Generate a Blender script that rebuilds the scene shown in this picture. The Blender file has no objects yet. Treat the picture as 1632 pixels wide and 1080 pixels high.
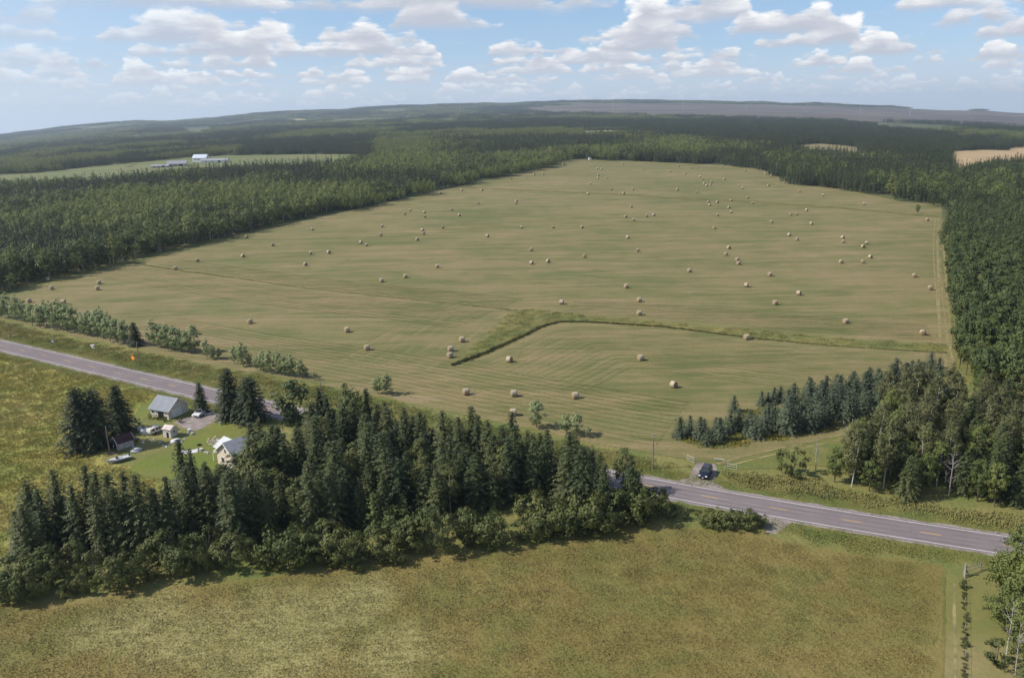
import bpy, bmesh, math, random
import numpy as np
from mathutils import Matrix, Vector
C = bpy.context.scene
COL = C.collection
R = math.radians
rng = np.random.default_rng(7)
random.seed(7)

# ------------------------------------------------------------------ camera
F, YL, YR, H, WP, HP = 1300.0, 195.0, 165.0, 68.0, 1632.0, 1080.0
ROLL = math.atan2(YL - YR, WP)
PITCH = math.atan2((HP / 2 - (YL + YR) / 2) * math.cos(ROLL), F)
cr, sr, cp, sp = math.cos(ROLL), math.sin(ROLL), math.cos(PITCH), math.sin(PITCH)
fwd = Vector((0, cp, -sp)); rt0 = Vector((1, 0, 0)); up0 = Vector((0, sp, cp))
cright = cr * rt0 - sr * up0
cup = sr * rt0 + cr * up0
cam_d = bpy.data.cameras.new("camera"); cam = bpy.data.objects.new("camera", cam_d); COL.objects.link(cam)
cam_d.sensor_fit = 'HORIZONTAL'; cam_d.sensor_width = 36.0; cam_d.lens = 36.0 * F / WP
cam_d.clip_start = 0.5; cam_d.clip_end = 60000
m = Matrix((cright, cup, -fwd)).transposed().to_4x4(); m.translation = Vector((0, 0, H)); cam.matrix_world = m
C.camera = cam

# ------------------------------------------------------------------ light and sky
SUN_AZ, SUN_EL = R(-94), R(42)                 # azimuth from +Y towards +X
sdir = Vector((math.sin(SUN_AZ) * math.cos(SUN_EL), math.cos(SUN_AZ) * math.cos(SUN_EL), math.sin(SUN_EL)))
sun_d = bpy.data.lights.new("sun", 'SUN'); sun = bpy.data.objects.new("sun", sun_d); COL.objects.link(sun)
sun_d.energy = 5.0; sun_d.angle = R(0.5); sun_d.color = (1.0, 0.94, 0.84)
sun.rotation_euler = (-sdir).to_track_quat('-Z', 'Y').to_euler(); sun.location = (-200, 100, 300)
C.view_settings.view_transform = 'Standard'; C.view_settings.look = 'None'
C.view_settings.exposure = 0.22; C.view_settings.gamma = 1.0
C.cycles.use_denoising = True; C.cycles.max_bounces = 5; C.cycles.diffuse_bounces = 2; C.cycles.transparent_max_bounces = 8
C.cycles.volume_bounces = 0; C.cycles.caustics_reflective = False; C.cycles.caustics_refractive = False

class NT:
    """small wrapper to write node trees tersely"""
    def __init__(s, tree): s.t = tree
    def n(s, typ, **kw):
        nd = s.t.nodes.new(typ)
        for k, v in kw.items(): setattr(nd, k, v)
        return nd
    def l(s, a, b): s.t.links.new(a, b)
    def put(s, sock, v):
        if hasattr(v, 'is_output') or isinstance(v, bpy.types.NodeSocket): s.l(v, sock)
        else: sock.default_value = v
    def math(s, op, a, b=None, c=None, clamp=False):
        nd = s.n('ShaderNodeMath', operation=op, use_clamp=clamp); s.put(nd.inputs[0], a)
        if b is not None: s.put(nd.inputs[1], b)
        if c is not None: s.put(nd.inputs[2], c)
        return nd.outputs[0]
    def vmath(s, op, a, b=None, sc=None):
        nd = s.n('ShaderNodeVectorMath', operation=op); s.put(nd.inputs[0], a)
        if b is not None: s.put(nd.inputs[1], b)
        if sc is not None: s.put(nd.inputs['Scale'], sc)
        return nd.outputs['Value'] if op in ('LENGTH', 'DISTANCE', 'DOT_PRODUCT') else nd.outputs[0]
    def ramp01(s, v, a, b, lo=0.0, hi=1.0, smooth=True):
        nd = s.n('ShaderNodeMapRange', interpolation_type='SMOOTHSTEP' if smooth else 'LINEAR')
        s.put(nd.inputs[0], v); s.put(nd.inputs[1], a); s.put(nd.inputs[2], b); s.put(nd.inputs[3], lo); s.put(nd.inputs[4], hi)
        return nd.outputs[0]
    def mix(s, f, a, b, blend='MIX'):
        nd = s.n('ShaderNodeMix', data_type='RGBA', blend_type=blend); s.put(nd.inputs[0], f)
        for i, v in ((6, a), (7, b)):
            if isinstance(v, tuple) and len(v) == 3: v = (*v, 1)
            s.put(nd.inputs[i], v)
        return nd.outputs[2]
    def noise(s, vec, scale, detail=3, rough=0.55, dist=0.0, dim='3D'):
        nd = s.n('ShaderNodeTexNoise', noise_dimensions=dim)
        if vec is not None: s.l(vec, nd.inputs['Vector'])
        nd.inputs['Scale'].default_value = scale; nd.inputs['Detail'].default_value = detail
        nd.inputs['Roughness'].default_value = rough; nd.inputs['Distortion'].default_value = dist
        return nd.outputs[0]
    def scalev(s, v, sx, sy, sz=1.0, rot=0.0):
        nd = s.n('ShaderNodeMapping'); s.l(v, nd.inputs['Vector'])
        nd.inputs['Rotation'].default_value = (0, 0, rot); nd.inputs['Scale'].default_value = (sx, sy, sz)
        return nd.outputs[0]

W = bpy.data.worlds.new("World"); C.world = W; W.use_nodes = True
w = NT(W.node_tree); W.node_tree.nodes.clear()
tc = w.n('ShaderNodeTexCoord').outputs['Generated']
sky = w.n('ShaderNodeTexSky', sky_type='NISHITA', sun_disc=False)
sky.sun_elevation = SUN_EL; sky.sun_rotation = SUN_AZ; sky.altitude = 400; sky.air_density = 1.0; sky.dust_density = 0.6; sky.ozone_density = 2.0
sep = w.n('ShaderNodeSeparateXYZ'); w.l(tc, sep.inputs[0])
zz = w.math('MAXIMUM', sep.outputs[2], 0.0)
az_ = w.math('ARCTAN2', sep.outputs[0], sep.outputs[1])
skyc = w.mix(w.ramp01(zz, 0.0, 0.16, 0.45, 0.08), sky.outputs[0], (3.4, 4.9, 7.2))
skyc = w.mix(1.0, skyc, (0.90, 0.97, 1.10), 'MULTIPLY')
glow = w.math('MULTIPLY', w.ramp01(az_, -0.75, -0.15, 1.0, 0.0), 0.45)
skyc = w.mix(glow, skyc, (5.3, 6.0, 7.0))
skyc = w.mix(w.ramp01(zz, 0.0, 0.075, 0.75, 0.0), skyc, (5.4, 6.1, 7.1))
col = w.vmath('SCALE', skyc, sc=0.105)
# fields of fair-weather cumulus: rows of flat-based clouds, each row nearer, higher and larger than the last
e_, row = 0.010, 0
while e_ < 0.42:
    U = w.math('MULTIPLY', az_, 1 / (e_ * 1.45 + 0.013)); Vv = w.math('DIVIDE', w.math('SUBTRACT', zz, e_), e_ + 0.012)
    cv = w.n('ShaderNodeCombineXYZ'); w.l(U, cv.inputs[0]); w.l(w.math('MULTIPLY', Vv, 0.35), cv.inputs[1]); cv.inputs[2].default_value = 7.31 * row + 2.0
    lo = w.noise(cv.outputs[0], 1.0, 3, 0.55)
    dv = w.n('ShaderNodeCombineXYZ'); w.l(w.math('MULTIPLY', U, 3.2), dv.inputs[0]); w.l(w.math('MULTIPLY', Vv, 7.5), dv.inputs[1]); dv.inputs[2].default_value = 3.7 * row
    hi = w.noise(dv.outputs[0], 1.0, 5, 0.6)
    thr = (0.40, 0.43, 0.375)[row % 3] + (0.02 if e_ < 0.03 else 0.0)
    top = w.ramp01(lo, thr, thr + 0.26, 0.0, 0.46)
    top = w.math('ADD', top, w.math('MULTIPLY', w.math('SUBTRACT', hi, 0.5), 0.42))
    d_ = w.math('SUBTRACT', top, w.math('MAXIMUM', Vv, 0.0))
    soft = 0.10
    mk = w.math('MULTIPLY', w.ramp01(d_, 0.03, 0.03 + soft), w.ramp01(w.math('ADD', Vv, w.math('MULTIPLY', w.math('SUBTRACT', hi, 0.5), 0.16)), -0.07, 0.05))
    mk = w.math('MULTIPLY', mk, w.ramp01(lo, thr - 0.02, thr + 0.05))
    vis_ = min(1.0, 0.30 + (e_ - 0.010) / 0.04) * 0.97
    mk = w.math('MULTIPLY', mk, w.math('MULTIPLY', vis_, w.ramp01(az_, -0.66, -0.22, 0.30, 1.0)))
    lit = w.ramp01(w.math('SUBTRACT', w.math('ADD', Vv, w.math('MULTIPLY', w.math('SUBTRACT', hi, 0.5), 0.9)), w.math('MULTIPLY', d_, 0.55)), -0.16, 0.30)
    shade = np.array((0.52, 0.55, 0.63)) * 0.92; lite = np.array((0.93, 0.92, 0.91)); hz_ = max(0.0, 1 - e_ / 0.06) * 0.6
    pale = np.array((0.66, 0.72, 0.80))
    cc = w.mix(lit, tuple(shade * (1 - hz_) + pale * hz_), tuple(lite * (1 - hz_ * 0.5) + pale * hz_ * 0.5))
    col = w.mix(mk, col, cc)
    e_ = e_ * 1.19 + 0.0016; row += 1
bg_ = w.n('ShaderNodeBackground'); w.l(col, bg_.inputs[0]); bg_.inputs[1].default_value = 1.0
mx = bg_
out = w.n('ShaderNodeOutputWorld'); w.l(mx.outputs[0], out.inputs[0])
W.cycles.sampling_method = 'MANUAL'; W.cycles.sample_map_resolution = 512

# ------------------------------------------------------------------ pixels of the survey photo <-> the land
def ray(px, py):
    x, y = px - WP / 2, HP / 2 - py
    return cright * x + cup * y + fwd * F
RIDGE = [(-400, 236), (-200, 224), (0, 207), (60, 201), (160, 192), (200, 187), (300, 181), (430, 173), (545, 166), (640, 161), (780, 156),
         (850, 154), (1000, 153), (1080, 154), (1150, 155), (1300, 159), (1420, 164), (1632, 172), (1900, 186), (2100, 198)]
RA, RT = [], []
for px, py in RIDGE:
    v = ray(px, py + 5); RA.append(math.atan2(v.x, v.y)); RT.append(v.z / math.hypot(v.x, v.y))
RA, RT = np.array(RA), np.array(RT)
def vnoise1(x, seed):
    i = np.floor(x).astype(int); f = x - i; f = f * f * (3 - 2 * f)
    h = lambda n: np.mod(np.sin(n * 127.1 + seed * 311.7) * 43758.5453, 1.0)
    return h(i) * (1 - f) + h(i + 1) * f
def gz(x, y):
    """height of the land"""
    x, y = np.asarray(x, float), np.asarray(y, float)
    r = np.hypot(x, y); az = np.arctan2(x, y)
    s = np.maximum(r - 450, 0)
    z = np.interp(az, RA, RT) * s * s / (s + 350)
    k = np.clip((r - 4800) / 3600, 0, 1); k = k * k * (3 - 2 * k)
    hill = 26 + 34 * vnoise1(az * 11 + 5, 1) + 17 * vnoise1(az * 31, 2) + 7 * vnoise1(az * 90, 3)
    k2 = np.clip((r - 3300) / 1500, 0, 1) * np.clip((6200 - r) / 1400, 0, 1)
    z = z + k * hill * 0.8 + k2 * k2 * 10 * vnoise1(az * 23 + 3, 4) - np.clip((r - 9300) / 2500, 0, 1) * 260
    return z
def P(px, py, z=0.0):
    """where the sight line through a photo pixel meets the land (raised by z)"""
    v = ray(px, py); t = 20 / F
    if v.z < 0:
        q = (H - z) / -v.z
        if q * math.hypot(v.x, v.y) < 450: return np.array((v.x * q, v.y * q))
    g = lambda t: H + v.z * t - float(gz(v.x * t, v.y * t)) - z
    while t < 9500 / F:
        t1 = t * 1.03
        if g(t1) < 0:
            a, b = t, t1
            for _ in range(24):
                mth = (a + b) / 2
                if g(mth) < 0: b = mth
                else: a = mth
            t = (a + b) / 2; break
        t = t1
    return np.array((v.x * t, v.y * t))
def proj(x, y, z):
    d = Vector((x, y, z - H)); w_ = d.dot(fwd)
    return WP / 2 + F * d.dot(cright) / w_, HP / 2 - F * d.dot(cup) / w_
def by_top(px, py, h):
    """foot of a tree of height h whose tip shows at this pixel"""
    bx, by_ = px, py + 60
    for _ in range(30):
        g = P(bx, by_); q = proj(g[0], g[1], float(gz(*g)) + h)
        bx += (px - q[0]) * 0.8; by_ += (py - q[1]) * 0.6
    return g
def h_between(bx, by_, tx, ty):
    g = P(bx, by_); lo, hi = 0.2, 60
    for _ in range(30):
        m_ = (lo + hi) / 2
        if proj(g[0], g[1], m_)[1] > ty: lo = m_
        else: hi = m_
    return g, lo
def world_poly(pts, step=60):
    o = []
    for i, a in enumerate(pts):
        b = pts[(i + 1) % len(pts)]; n = max(1, int(math.hypot(b[0] - a[0], b[1] - a[1]) / step))
        for k in range(n): o.append(P(a[0] + (b[0] - a[0]) * k / n, a[1] + (b[1] - a[1]) * k / n))
    return np.array(o)
def inside(poly, pts):
    x, y = pts[:, 0], pts[:, 1]; c = np.zeros(len(pts), bool); j = len(poly) - 1
    for i in range(len(poly)):
        xi, yi = poly[i]; xj, yj = poly[j]
        if yi != yj:
            c ^= ((yi > y) != (yj > y)) & (x < (xj - xi) * (y - yi) / (yj - yi) + xi)
        j = i
    return c
def sample(poly, step, jit=0.45):
    mn, mxx = poly.min(0), poly.max(0)
    gx, gy = np.meshgrid(np.arange(mn[0], mxx[0], step), np.arange(mn[1], mxx[1], step))
    p = np.stack([gx.ravel(), gy.ravel()], 1); p[:, 0] += (np.round(p[:, 1] / step) % 2) * step / 2
    p += rng.uniform(-jit, jit, p.shape) * step
    return p[inside(poly, p)]
def dist_poly(poly, p):
    best = np.full(len(p), 1e9)
    for i in range(len(poly)):
        a, b = poly[i], poly[(i + 1) % len(poly)]; ab = b - a; L = (ab @ ab) + 1e-9
        t = np.clip(((p - a) @ ab) / L, 0, 1); best = np.minimum(best, np.hypot(*(p - a - t[:, None] * ab).T))
    return best

# ------------------------------------------------------------------ materials
def mat(name):
    M = bpy.data.materials.new(name); M.use_nodes = True; M.node_tree.nodes.clear()
    t = NT(M.node_tree); o = t.n('ShaderNodeOutputMaterial'); b = t.n('ShaderNodeBsdfPrincipled'); t.l(b.outputs[0], o.inputs[0])
    b.inputs['Roughness'].default_value = 0.85; b.inputs['Specular IOR Level'].default_value = 0.2
    return M, t, b, o
def plain(name, col, rough=0.7, vary=0.12, scale=3.0, metal=0.0, spec=0.3):
    M, t, b, o = mat(name)
    pos = t.n('ShaderNodeTexCoord').outputs['Object']
    nz = t.ramp01(t.noise(pos, scale, 4, 0.6), 0.3, 0.7)
    c = t.mix(nz, tuple(v * (1 - vary) for v in col), tuple(min(1, v * (1 + vary)) for v in col))
    t.l(c, b.inputs['Base Color']); b.inputs['Roughness'].default_value = rough; b.inputs['Metallic'].default_value = metal
    b.inputs['Specular IOR Level'].default_value = spec
    return M
def leafy(name, c1, c2, trans=0.22, big=0.0, c3=None):
    """foliage: hue varies from tree to tree and through the crown"""
    M, t, b, o = mat(name)
    rnd = t.n('ShaderNodeObjectInfo').outputs['Random']
    pos = t.n('ShaderNodeNewGeometry').outputs['Position']
    nz = t.noise(pos, 0.55, 2, 0.6)
    f = t.math('ADD', t.math('MULTIPLY', rnd, 0.6), t.math('MULTIPLY', t.ramp01(nz, 0.3, 0.7), 0.4))
    c = t.mix(f, c1, c2)
    if c3 is not None:
        c = t.mix(t.ramp01(t.noise(pos, 0.0045, 3, 0.6), 0.45, 0.62), c, c3)
    t.l(c, b.inputs['Base Color']); b.inputs['Roughness'].default_value = 0.6; b.inputs['Specular IOR Level'].default_value = 0.25
    tr = t.n('ShaderNodeBsdfTranslucent'); t.l(c, tr.inputs[0])
    ms = t.n('ShaderNodeMixShader'); ms.inputs[0].default_value = trans
    t.l(b.outputs[0], ms.inputs[1]); t.l(tr.outputs[0], ms.inputs[2]); t.l(ms.outputs[0], o.inputs[0])
    return M

def meadow(t, pal, yellow=0.25):
    """tall-grass colour from where it grows: big patches, drifts, fine mottling"""
    pos = t.n('ShaderNodeNewGeometry').outputs['Position']
    fl = t.scalev(pos, 1, 1, 0.0)
    a = t.ramp01(t.noise(fl, 0.035, 4, 0.6, 0.6), 0.36, 0.64)
    b_ = t.ramp01(t.noise(t.vmath('ADD', fl, (91, 17, 0)), 0.11, 4, 0.65, 0.4), 0.40, 0.68)
    c_ = t.ramp01(t.noise(t.vmath('ADD', fl, (11, 67, 0)), 0.9, 3, 0.6), 0.35, 0.70)
    c = t.mix(a, pal[0], pal[1]); c = t.mix(t.math('MULTIPLY', b_, 0.8), c, pal[2])
    y = t.ramp01(t.noise(t.vmath('ADD', fl, (5, 37, 0)), 0.33, 5, 0.7), 0.58, 0.72)
    c = t.mix(t.math('MULTIPLY', y, yellow), c, (0.30, 0.23, 0.035))
    c = t.mix(t.math('MULTIPLY', c_, 0.18), c, tuple(v * 0.55 for v in pal[0]))
    return c, fl, pos
def grass_mat(name, pal, yellow=0.25, bump=0.5, lodged=None, blade=False):
    M, t, b, o = mat(name)
    c, fl, pos = meadow(t, pal, yellow)
    if lodged is not None:                      # wind-laid pale grass round given spots
        warp = t.noise(fl, 0.06, 3, 0.6)
        msk = None
        for (x, y, r_) in lodged:
            d = t.vmath('DISTANCE', fl, (float(x), float(y), 0.0))
            d = t.math('ADD', t.math('DIVIDE', d, r_), t.math('MULTIPLY', t.math('SUBTRACT', warp, 0.5), 2.2))
            q = t.ramp01(d, 0.45, 1.30, 1.0, 0.0)
            msk = q if msk is None else t.math('MAXIMUM', msk, q)
        st = t.ramp01(t.noise(t.scalev(fl, 0.35, 1.5, 1, 0.35), 0.8, 4, 0.6, 1.2), 0.3, 0.7)
        c = t.mix(t.math('MULTIPLY', msk, 0.75), c, t.mix(st, (0.190, 0.172, 0.062), (0.33, 0.295, 0.125)))
    t.l(c, b.inputs['Base Color'])
    if blade:
        tr = t.n('ShaderNodeBsdfTranslucent'); t.l(c, tr.inputs[0])
        ms = t.n('ShaderNodeMixShader'); ms.inputs[0].default_value = 0.25
        nn_ = t.vmath('NORMALIZE', t.vmath('ADD', t.vmath('SCALE', t.n('ShaderNodeNewGeometry').outputs['Normal'], sc=0.22), (0.0, 0.0, 0.85)))
        t.l(nn_, b.inputs['Normal']); ms.inputs[0].default_value = 0.12
        t.l(b.outputs[0], ms.inputs[1]); t.l(tr.outputs[0], ms.inputs[2]); t.l(ms.outputs[0], o.inputs[0])
    else:
        bp = t.n('ShaderNodeBump'); bp.inputs['Strength'].default_value = bump; bp.inputs['Distance'].default_value = 0.5
        t.l(t.noise(fl, 1.6, 4, 0.65), bp.inputs['Height']); t.l(bp.outputs[0], b.inputs['Normal'])
    return M

# ------------------------------------------------------------------ mesh helpers
def raw_mesh(name, v, f, mats, fm=None, smooth=False):
    """v (n,3), f (m,k) one face size"""
    v = np.asarray(v, np.float32); f = np.asarray(f, np.int32); me = bpy.data.meshes.new(name)
    me.vertices.add(len(v)); me.vertices.foreach_set('co', v.ravel())
    k = f.shape[1]; me.loops.add(f.size); me.loops.foreach_set('vertex_index', f.ravel())
    me.polygons.add(len(f)); me.polygons.foreach_set('loop_start', np.arange(0, f.size, k, dtype=np.int32))
    for M in mats: me.materials.append(M)
    if fm is not None: me.polygons.foreach_set('material_index', np.asarray(fm, np.int32))
    if smooth: me.polygons.foreach_set('use_smooth', np.ones(len(f), bool))
    me.update(calc_edges=True); me.validate(); return me
def link(name, data, parent=None, loc=None, rz=None):
    o = bpy.data.objects.new(name, data); COL.objects.link(o)
    if parent is not None: o.parent = parent
    if loc is not None: o.location = loc
    if rz is not None: o.rotation_euler = (0, 0, rz)
    return o
def tag(o, label=None, cat=None, group=None, kind=None):
    if label: o['label'] = label
    if cat: o['category'] = cat
    if group: o['group'] = group
    if kind: o['kind'] = kind
    return o
def thing(name, label, cat, loc, rz=0.0, group=None):
    return tag(link(name, None, None, loc, rz), label, cat, group)
class MB:
    """collects faces and links them as one mesh object"""
    def __init__(s): s.v, s.f = [], []
    def poly(s, pts):
        b = len(s.v); s.v += [tuple(map(float, p)) for p in pts]; s.f.append(tuple(range(b, b + len(pts)))); return s
    def solid(s, ring, off):
        """closed prism: ring of points pushed along off"""
        n = len(ring); b = len(s.v); off = Vector(off)
        s.v += [tuple(map(float, p)) for p in ring] + [tuple(Vector(p) + off) for p in ring]
        s.f.append(tuple(range(b + n - 1, b - 1, -1))); s.f.append(tuple(range(b + n, b + 2 * n)))
        for i in range(n): j = (i + 1) % n; s.f.append((b + i, b + j, b + n + j, b + n + i))
        return s
    def box(s, x0, x1, y0, y1, z0, z1):
        return s.solid([(x0, y0, z0), (x1, y0, z0), (x1, y1, z0), (x0, y1, z0)], (0, 0, z1 - z0))
    def bar(s, a, b_, r, n=8, r2=None):
        a, b_ = Vector(a), Vector(b_); d = (b_ - a).normalized(); u = d.orthogonal().normalized(); w_ = d.cross(u)
        k = len(s.v); r2 = r if r2 is None else r2
        for q, rr in ((a, r), (b_, r2)):
            for i in range(n): an = 2 * math.pi * i / n; s.v.append(tuple(q + (u * math.cos(an) + w_ * math.sin(an)) * rr))
        for i in range(n): j = (i + 1) % n; s.f.append((k + i, k + j, k + n + j, k + n + i))
        s.f.append(tuple(range(k + n - 1, k - 1, -1))); s.f.append(tuple(range(k + n, k + 2 * n))); return s
    def rings(s, R_, cap=True):
        n = len(R_[0]); b = len(s.v)
        for r_ in R_: s.v += [tuple(map(float, p)) for p in r_]
        for k in range(len(R_) - 1):
            for i in range(n): j = (i + 1) % n; s.f.append((b + k * n + i, b + k * n + j, b + (k + 1) * n + j, b + (k + 1) * n + i))
        if cap:
            s.f.append(tuple(range(b + n - 1, b - 1, -1))); e = b + (len(R_) - 1) * n; s.f.append(tuple(range(e, e + n)))
        return s
    def mesh(s, name, M, bevel=0.0, smooth=False):
        bm = bmesh.new(); vs = [bm.verts.new(p) for p in s.v]
        for f in s.f:
            try: bm.faces.new([vs[i] for i in f])
            except ValueError: pass
        bmesh.ops.recalc_face_normals(bm, faces=bm.faces)
        if bevel > 0:
            bmesh.ops.bevel(bm, geom=bm.edges[:] + bm.verts[:], offset=bevel, segments=2, profile=0.5, affect='EDGES', clamp_overlap=True)
        me = bpy.data.meshes.new(name); bm.to_mesh(me); bm.free(); me.materials.append(M)
        if smooth:
            for p in me.polygons: p.use_smooth = True
        return me
    def build(s, name, M, parent=None, bevel=0.0, smooth=False):
        return link(name, s.mesh(name, M, bevel, smooth), parent)
def lumpy(c, r, seed, sub=3, amp=0.18, sc=1.0, flat=True):
    """irregular heap"""
    bm = bmesh.new(); bmesh.ops.create_icosphere(bm, subdivisions=sub, radius=1.0)
    g = np.random.default_rng(seed); ph = g.uniform(0, 6.28, (6, 3)); fr = g.uniform(1.2, 4.5, (6, 3))
    for v in bm.verts:
        k = sum(math.sin(fr[i] @ np.array(v.co) + ph[i][0]) for i in range(6)) / 6
        q = v.co * (1 + amp * k * 1.8); q = Vector((q.x * r[0], q.y * r[1], q.z * r[2]))
        if flat: q.z = max(q.z, 0.0)
        v.co = q + Vector(c)
    return bm

# ------------------------------------------------------------------ ground sheet
A_ = np.radians(np.linspace(-62, 62, 420))
rr = [12.0]
while rr[-1] < 11500: rr.append(rr[-1] * 1.018 + 0.3)
rr = np.array(rr); rad, ang = np.meshgrid(rr, A_, indexing='ij')
gx, gy = rad * np.sin(ang), rad * np.cos(ang)
V_ = np.stack([gx, gy, gz(gx, gy)], -1).reshape(-1, 3)
na = len(A_); i_, j_ = np.meshgrid(np.arange(len(rr) - 1), np.arange(na - 1), indexing='ij'); q_ = (i_ * na + j_).ravel()
M, t, b, o = mat("rough_ground")
c, fl, pos = meadow(t, [(0.150, 0.150, 0.042), (0.215, 0.190, 0.066), (0.105, 0.140, 0.036)], 0.25)
ln = t.vmath('LENGTH', fl)
far = t.mix(t.ramp01(t.noise(fl, 0.0016, 5, 0.65), 0.42, 0.6), (0.026, 0.040, 0.018), (0.105, 0.112, 0.042))
c = t.mix(t.ramp01(ln, 420, 700), c, far)
t.l(c, b.inputs['Base Color']); bp = t.n('ShaderNodeBump'); bp.inputs['Strength'].default_value = 0.6; bp.inputs['Distance'].default_value = 0.5
t.l(t.noise(fl, 1.2, 4, 0.65), bp.inputs['Height']); t.l(bp.outputs[0], b.inputs['Normal'])
ground = tag(link("ground", raw_mesh("ground", V_, np.stack([q_, q_ + 1, q_ + na + 1, q_ + na], 1), [M], smooth=True)), kind='structure')

def sheet(name, poly, M, off, cell=25.0):
    """a skin laid over the land inside an outline"""
    bm = bmesh.new(); bm.faces.new([bm.verts.new((p[0], p[1], 0)) for p in poly])
    mn, mx_ = poly.min(0), poly.max(0)
    for ax in (0, 1):
        n = int((mx_[ax] - mn[ax]) / cell)
        for k in range(1, n + 1):
            co = [0, 0, 0]; no = [0, 0, 0]; co[ax] = mn[ax] + k * (mx_[ax] - mn[ax]) / (n + 1); no[ax] = 1
            bmesh.ops.bisect_plane(bm, geom=bm.verts[:] + bm.edges[:] + bm.faces[:], plane_co=co, plane_no=no)
    bmesh.ops.triangulate(bm, faces=bm.faces)
    z = gz(np.array([v.co.x for v in bm.verts]), np.array([v.co.y for v in bm.verts]))
    for v, q in zip(bm.verts, z): v.co.z = float(q) + off
    bm.normal_update()
    for f in bm.faces:
        if f.normal.z < 0: f.normal_flip()
    me = bpy.data.meshes.new(name); bm.to_mesh(me); bm.free(); me.materials.append(M)
    return tag(link(name, me), kind='structure')
def ragged(poly, amp, step=2.5):
    """outline with an irregular, natural edge"""
    o = []
    n = len(poly)
    for i in range(n):
        a, b_ = poly[i], poly[(i + 1) % n]; L = np.hypot(*(b_ - a)); k = max(1, int(L / step)); nn = np.array((-(b_ - a)[1], (b_ - a)[0])) / max(L, 1e-6)
        for q in range(k): o.append(a + (b_ - a) * q / k + nn * rng.normal(0, amp) * (1 if q else 0.3))
    return np.array(o)
def ribbon(line, w0, w1):
    """outline of a strip from offset w0 to w1 left of a polyline"""
    line = np.asarray(line); d = np.gradient(line, axis=0); d /= np.linalg.norm(d, axis=1)[:, None]; n = np.stack([-d[:, 1], d[:, 0]], 1)
    w0 = np.broadcast_to(np.asarray(w0, float), len(line))[:, None]; w1 = np.broadcast_to(np.asarray(w1, float), len(line))[:, None]
    return np.concatenate([line + n * w0, (line + n * w1)[::-1]])
def strip(name, line, w0, w1, M, off, jit=0.0):
    """a band of the land following a line, from w0 to w1 left of it"""
    rb = ribbon(line, np.asarray(w0) + rng.normal(0, jit, len(line)) if jit else w0, np.asarray(w1) + rng.normal(0, jit, len(line)) if jit else w1)
    n = len(line); a, b_ = rb[:n], rb[n:][::-1]; v = np.concatenate([a, b_]); i = np.arange(n - 1)
    z = gz(v[:, 0], v[:, 1]) + off; f = np.stack([i, i + 1, i + 1 + n, i + n], 1)
    if np.cross(v[1] - v[0], v[n] - v[0]) < 0: f = f[:, ::-1]
    return tag(link(name, raw_mesh(name, np.column_stack([v, z]), f, [M])), kind='structure')
def dense(pts, step=3.0):
    """smooth polyline through points"""
    pts = np.asarray(pts, float); s = np.concatenate([[0], np.cumsum(np.hypot(*np.diff(pts, axis=0).T))]); n = max(2, int(s[-1] / step))
    q = np.linspace(0, s[-1], n); o = np.stack([np.interp(q, s, pts[:, 0]), np.interp(q, s, pts[:, 1])], 1)
    for _ in range(4): o[1:-1] = (o[:-2] + 2 * o[1:-1] + o[2:]) / 4
    return o
def pxline(pts, step=3.0): return dense([P(*p) for p in pts], step)

# ------------------------------------------------------------------ the county road
UPL = [(0, 542.5), (151, 578), (300, 611), (353, 623), (507, 657), (533, 662), (974, 753), (1088, 772.5), (1321, 809), (1621, 857)]
LOL = [(0, 556), (81, 579), (169, 599.5), (246, 620), (307, 630), (350, 640), (1044, 789), (1088, 797), (1321, 840), (1521, 869), (1595, 881)]
Up_, Lo_ = np.array([P(*q) for q in UPL]), np.array([P(*q) for q in LOL])
ax_ = Up_[-1] - Up_[0]; ax_ /= np.hypot(*ax_); nx_ = np.array((-ax_[1], ax_[0])); HWD = 3.15
if nx_[1] < 0: nx_ = -nx_
uu = np.concatenate([Up_ @ ax_, Lo_ @ ax_]); vv = np.concatenate([Up_ @ nx_ - HWD, Lo_ @ nx_ + HWD])
cf = np.polyfit(uu, vv, 3)
ug = np.arange(uu.min() - 260, uu.max() + 160, 2.0)
vg = np.polyval(cf, np.clip(ug, uu.min(), uu.max()))
sl0, sl1 = np.polyval(np.polyder(cf), uu.min()), np.polyval(np.polyder(cf), uu.max())
vg += np.where(ug < uu.min(), (ug - uu.min()) * sl0, 0) + np.where(ug > uu.max(), (ug - uu.max()) * sl1, 0)
road_c = ug[:, None] * ax_ + vg[:, None] * nx_
if road_c[0, 0] > road_c[-1, 0]: road_c = road_c[::-1]
def road_y(x): return np.interp(x, road_c[:, 0], road_c[:, 1])
def off_road(p):
    """signed distance north of the road's centre line"""
    d = np.gradient(road_c, axis=0); d /= np.linalg.norm(d, axis=1)[:, None]
    k = np.argmin(((p[:, None, :] - road_c[None, ::3]) ** 2).sum(-1), 1) * 3; e = p - road_c[k]
    return e[:, 1] * d[k, 0] - e[:, 0] * d[k, 1]

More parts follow.
